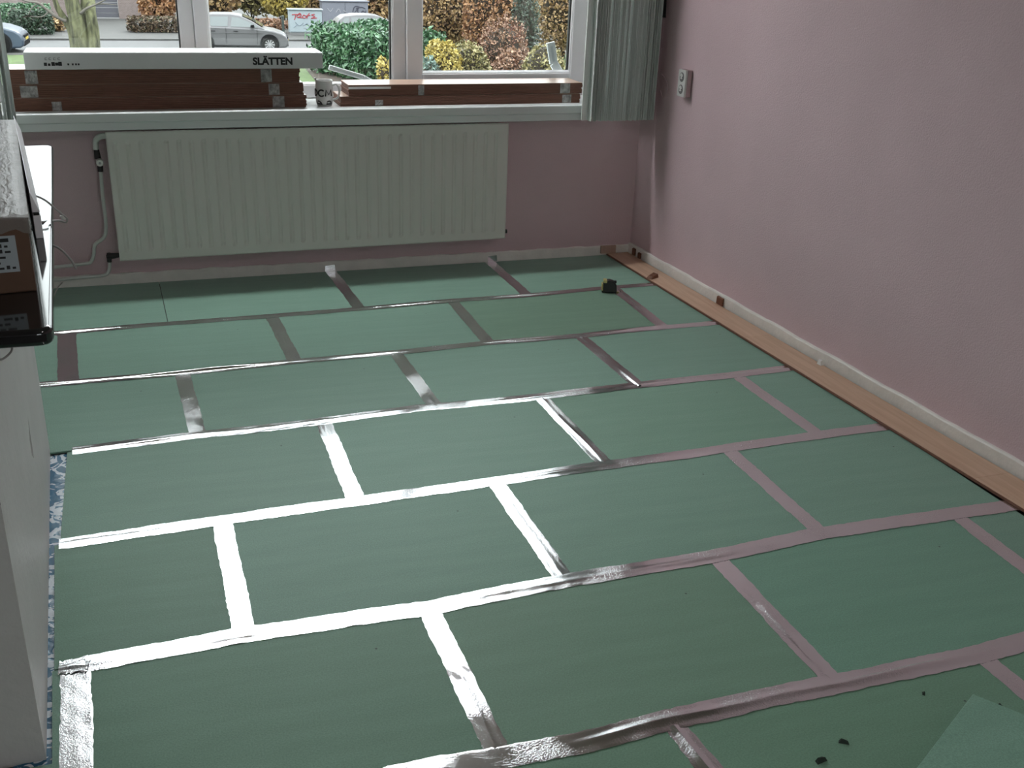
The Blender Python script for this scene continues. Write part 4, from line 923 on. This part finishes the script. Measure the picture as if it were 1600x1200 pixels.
# parked cars
def car(label, paint, loc, rz, scale=1.):
    t = thing('parked_car', label, 'car', loc, rz); t.scale = (scale,) * 3
    pr = [(-1.98, .30), (-2.03, .52), (-2.0, .80), (-1.93, .97), (-1.2, .985), (-.2, .965), (.72, .93), (1.05, .905), (1.45, .845), (1.78, .74), (1.95, .62), (2.03, .48), (2.02, .26), (1.9, .19), (1.60, .18), (-1.6, .18), (-1.85, .20)]
    def hw(x, z): return (.86 - .10 * max(0, abs(x) - 1.5) ** 1.3 * 1.6) * (1 - .05 * max(0, z - .75) / .25)
    mb = MB(); mb.prism([(x, -hw(x, z), z) for x, z in pr], [(x, hw(x, z), z) for x, z in pr]); mb.build('body', paint, t, bevel=.06, seg=3, smooth=True)
    cab = [(-1.90, .95), (-1.72, 1.20), (-1.45, 1.38), (-.9, 1.445), (-.2, 1.45), (.15, 1.40), (.60, 1.21), (1.12, .90)]
    hc = lambda z: .815 - .42 * (z - .93) * (1 if z > .93 else 0)
    MB().prism([(x, -hc(z), z) for x, z in cab], [(x, hc(z), z) for x, z in cab]).build('cabin', paint, t, bevel=.035, seg=3, smooth=True)
    gl = mat('car_glass', (.06, .075, .078), .05, spec=.8)
    def sidepane(P):
        for s in (-1, 1):
            MB().prism([(x, s * (hc(z) - .03), z) for x, z in P], [(x, s * (hc(z) + .006), z) for x, z in P]).build('side_window', gl, t)
    sidepane([(-.22, .985), (-.16, 1.345), (.10, 1.325), (.46, 1.19), (.86, 1.00), (.80, .975)])
    sidepane([(-1.16, 1.00), (-1.12, 1.335), (-.30, 1.36), (-.34, .99)]); sidepane([(-1.62, 1.03), (-1.45, 1.28), (-1.24, 1.325), (-1.26, 1.01)])
    wsn = [(.22, 1.385), (.60, 1.225), (1.02, .975)]
    mb = MB(); vs_ = []; 
    for x, z in wsn: vs_ += [(x + .03, -hc(z) + .07, z + .015), (x + .03, hc(z) - .07, z + .015)]
    mb.add(vs_, [(0, 1, 3, 2), (2, 3, 5, 4)]); mb.build('windscreen', gl, t)
    rub = mat('tyre_rubber', (.006, .006, .006), .9, spec=.08); al = mat('alloy_rim', (.26, .26, .265), .5, .0); blk = mat('car_black_trim', (.006, .006, .007), .7, spec=.12)
    for x in (-1.27, 1.28):
        for s in (-1, 1):
            mb = MB().lathe([(.0, -.02), (.385, -.02), (.385, .05), (.0, .05)], (x, s * .83 - .015, .33), 'y', 24); mb.build('wheel_arch', blk, t)
            wl = MB().lathe([(.2, -.10), (.29, -.10), (.315, -.08), (.315, .08), (.29, .10), (.2, .10)], (x, s * .80, .315), 'y', 28, False).build('tyre', rub, t, smooth=True)
            rim = MB(); rim.lathe([(.0, -.07), (.205, -.07), (.205, .07), (.0, .07)], (x, s * .80, .315), 'y', 24); rim.build('rim_barrel', blk, wl)
            sp2 = MB(); yy = s * .80 + s * .085
            for k in range(10):
                a = k * math.pi / 5; ca, sa = math.cos(a), math.sin(a)
                q4 = [(x + ca * r0 - sa * w0, z0_) for r0, w0, z0_ in ((.03, -.022, .315 + sa * .03 - ca * .022), (.20, -.030, .315 + sa * .20 - ca * .030), (.20, .030, .315 + sa * .20 + ca * .030), (.03, .022, .315 + sa * .03 + ca * .022))]
                q4 = [(x + ca * r0 - sa * w0, .315 + sa * r0 + ca * w0) for r0, w0 in ((.03, -.012), (.20, -.030), (.20, .030), (.03, .012))]
                sp2.prism([(u, yy - s * .02, v) for u, v in q4], [(u, yy, v) for u, v in q4])
            sp2.lathe([(.195, -.01), (.212, -.01), (.212, .01), (.195, .01)], (x, yy, .315), 'y', 24, False); sp2.lathe([(.0, -.012), (.045, -.012), (.045, .012), (.0, .012)], (x, yy, .315), 'y', 12)
            sp2.build('alloy_spokes', al, wl)
    for s in (-1, 1):
        MB().prism([(.55, s * .83, .97), (.72, s * .83, .97), (.70, s * .83, 1.08), (.57, s * .83, 1.07)], [(.55, s * .98, .99), (.70, s * .98, .99), (.68, s * .98, 1.08), (.57, s * .98, 1.07)]).build('mirror', blk, t, bevel=.015)
        box('sill_strip', (-.92, s * .862 - .008, .22), (.90, s * .862 + .008, .28), blk, t)
        for x in (-.42, .80, -1.10): box('door_seam', (x, s * .8645 - .004, .33), (x + .012, s * .8645 + .004, .94), blk, t)
        for x in (-1.0, -.12): box('door_handle', (x, s * .872 - .012, .80), (x + .17, s * .872 + .012, .83), blk, t, bevel=.005)
        box('crease_line', (-1.6, s * .866 - .006, .745), (1.0, s * .866 + .006, .765), paint, t, bevel=.003)
        MB().prism([(1.62, s * .60, .62), (1.93, s * .60, .58), (1.90, s * .60, .68), (1.66, s * .60, .76)], [(1.56, s * .815, .64), (1.80, s * .80, .58), (1.79, s * .80, .67), (1.58, s * .815, .755)]).build('headlight', mat('headlight_glass', (.75, .78, .8), .1), t, bevel=.01)
    box('front_grille', (1.98, -.45, .50), (2.035, .45, .58), blk, t); box('bumper_intake', (1.97, -.62, .24), (2.03, .62, .40), blk, t, bevel=.01); box('number_plate', (2.02, -.26, .42), (2.045, .26, .50), mat('plate_yellow', (.55, .42, .05), .5), t)
    return t
silver = mat('silver_paint', (.075, .073, .079), .35, .0, coat=.2); blue = mat('dark_blue_paint', (.02, .035, .06), .3, .0, coat=.3)
fw = O(418, 78, 37.0)
car('silver hatchback parked on the street behind the white carton', silver, (fw.x - 1.22, 46.35, ZG - .04), math.radians(-7))
p = O(40, 60, 36.3); car('dark blue car nose at the left edge of the window', blue, (p.x - 2.22, 45.9, ZG - .04), math.radians(-4), 1.12)
p = O(556, 30, 38.0); car('pale car mostly hidden behind the green hedge', silver, (p.x + .75, 47.6, ZG - .04), math.radians(-3), .96)

# street cabinets with painted tags
def cabinet(px0, px1, ptop, y, dep, col, label, doors, strokes, smat, name='street_cabinet'):
    a = O(px0, 50, y); b = O(px1, 50, y); wdt = b.x - a.x; h = O((px0 + px1) / 2, ptop, y).z - ZG
    t = thing(name, label, 'street cabinet', (a.x, a.y, ZG + .03)); m = mat('cabinet_' + name + str(px0), col, .5, var=(1.5, .06))
    box('plinth', (.02, .02, 0), (wdt - .02, dep, .12), mat('cabinet_plinth', (.12, .12, .12), .8), t)
    box('cabinet_body', (0, .02, .12), (wdt, dep, h - .06), m, t, bevel=.015)
    for i in range(doors):
        box('cabinet_door', (wdt * i / doors + .02, 0, .15), (wdt * (i + 1) / doors - .02, .03, h - .10), m, t, bevel=.008)
        box('door_lock', (wdt * (i + .85) / doors, -.02, h * .5), (wdt * (i + .9) / doors, .0, h * .56), mat('cabinet_plinth', (.12, .12, .12), .8), t)
    box('cabinet_roof', (-.05, -.05, h - .06), (wdt + .05, dep + .03, h), m, t, bevel=.015)
    for (m2, L, r) in strokes:
        mb = MB(); 
        for st in L:
            mb.tube(smooth_path([(u * wdt, -.004, .15 + v * (h - .25)) for u, v in st], 4), r, 5)
        o = mb.build('painted_tag', m2, t); o['label'] = 'sprayed tag on the cabinet front'
    return t
red = mat('spray_red', (.24, .02, .03), .6); dark = mat('spray_dark', (.025, .025, .04), .6); greyb = mat('spray_grey', (.13, .16, .19), .6)
redL = [[(.08, .82), (.20, .84), (.34, .82)], [(.20, .84), (.18, .70), (.15, .58)], [(.22, .74), (.32, .90), (.36, .76), (.24, .70), (.40, .68)], [(.44, .82), (.52, .74), (.46, .66), (.40, .72), (.44, .82)], [(.62, .90), (.56, .80), (.54, .64)], [(.52, .78), (.64, .80)], [(.78, .86), (.68, .82), (.78, .74), (.66, .66), (.84, .68)]]
cabinet(453, 504, 15, 41.5, .45, (.23, .27, .29), 'pale blue street cabinet with red graffiti tag', 1, [(red, redL, .022), (greyb, [[(.18, .46), (.30, .30), (.42, .44)], [(.4, .3), (.55, .42)], [(.12, .22), (.25, .36)]], .016)], red)
drk = [[(.66, .62), (.70, .84), (.78, .86), (.72, .66), (.66, .62)], [(.80, .88), (.77, .70), (.80, .56)], [(.74, .80), (.86, .84), (.94, .78)], [(.88, .70), (.84, .60), (.90, .54), (.93, .64), (.88, .70)], [(.95, .72), (.93, .52)], [(.62, .55), (.68, .60)]]
gry = [[(.12, .78), (.18, .66), (.24, .80)], [(.30, .62), (.36, .76), (.40, .62)], [(.46, .70), (.52, .64)]]
cabinet(504, 576, 2, 43.0, .6, (.12, .125, .15), 'tall grey two door street cabinet with dark graffiti', 2, [(dark, drk, .024), (mat('spray_white', (.24, .24, .26), .6), gry, .014)], dark)
p = O(443, 56, 40.5); pl = thing('bollard', 'thin dark street post between the silver car and the pale cabinet', 'bollard', (p.x, p.y, ZG + .03))
MB().tube([(0, 0, 0), (0, 0, hgt(443, 28, 40.5))], .06, 8).build('post', mat('post_green', (.02, .03, .025), .6), pl); MB().lathe([(.0, 0), (.07, 0), (.07, .05), (.0, .09)], (0, 0, hgt(443, 28, 40.5)), 'z', 10).build('post_cap', mat('post_green', (.02, .03, .025), .6), pl)
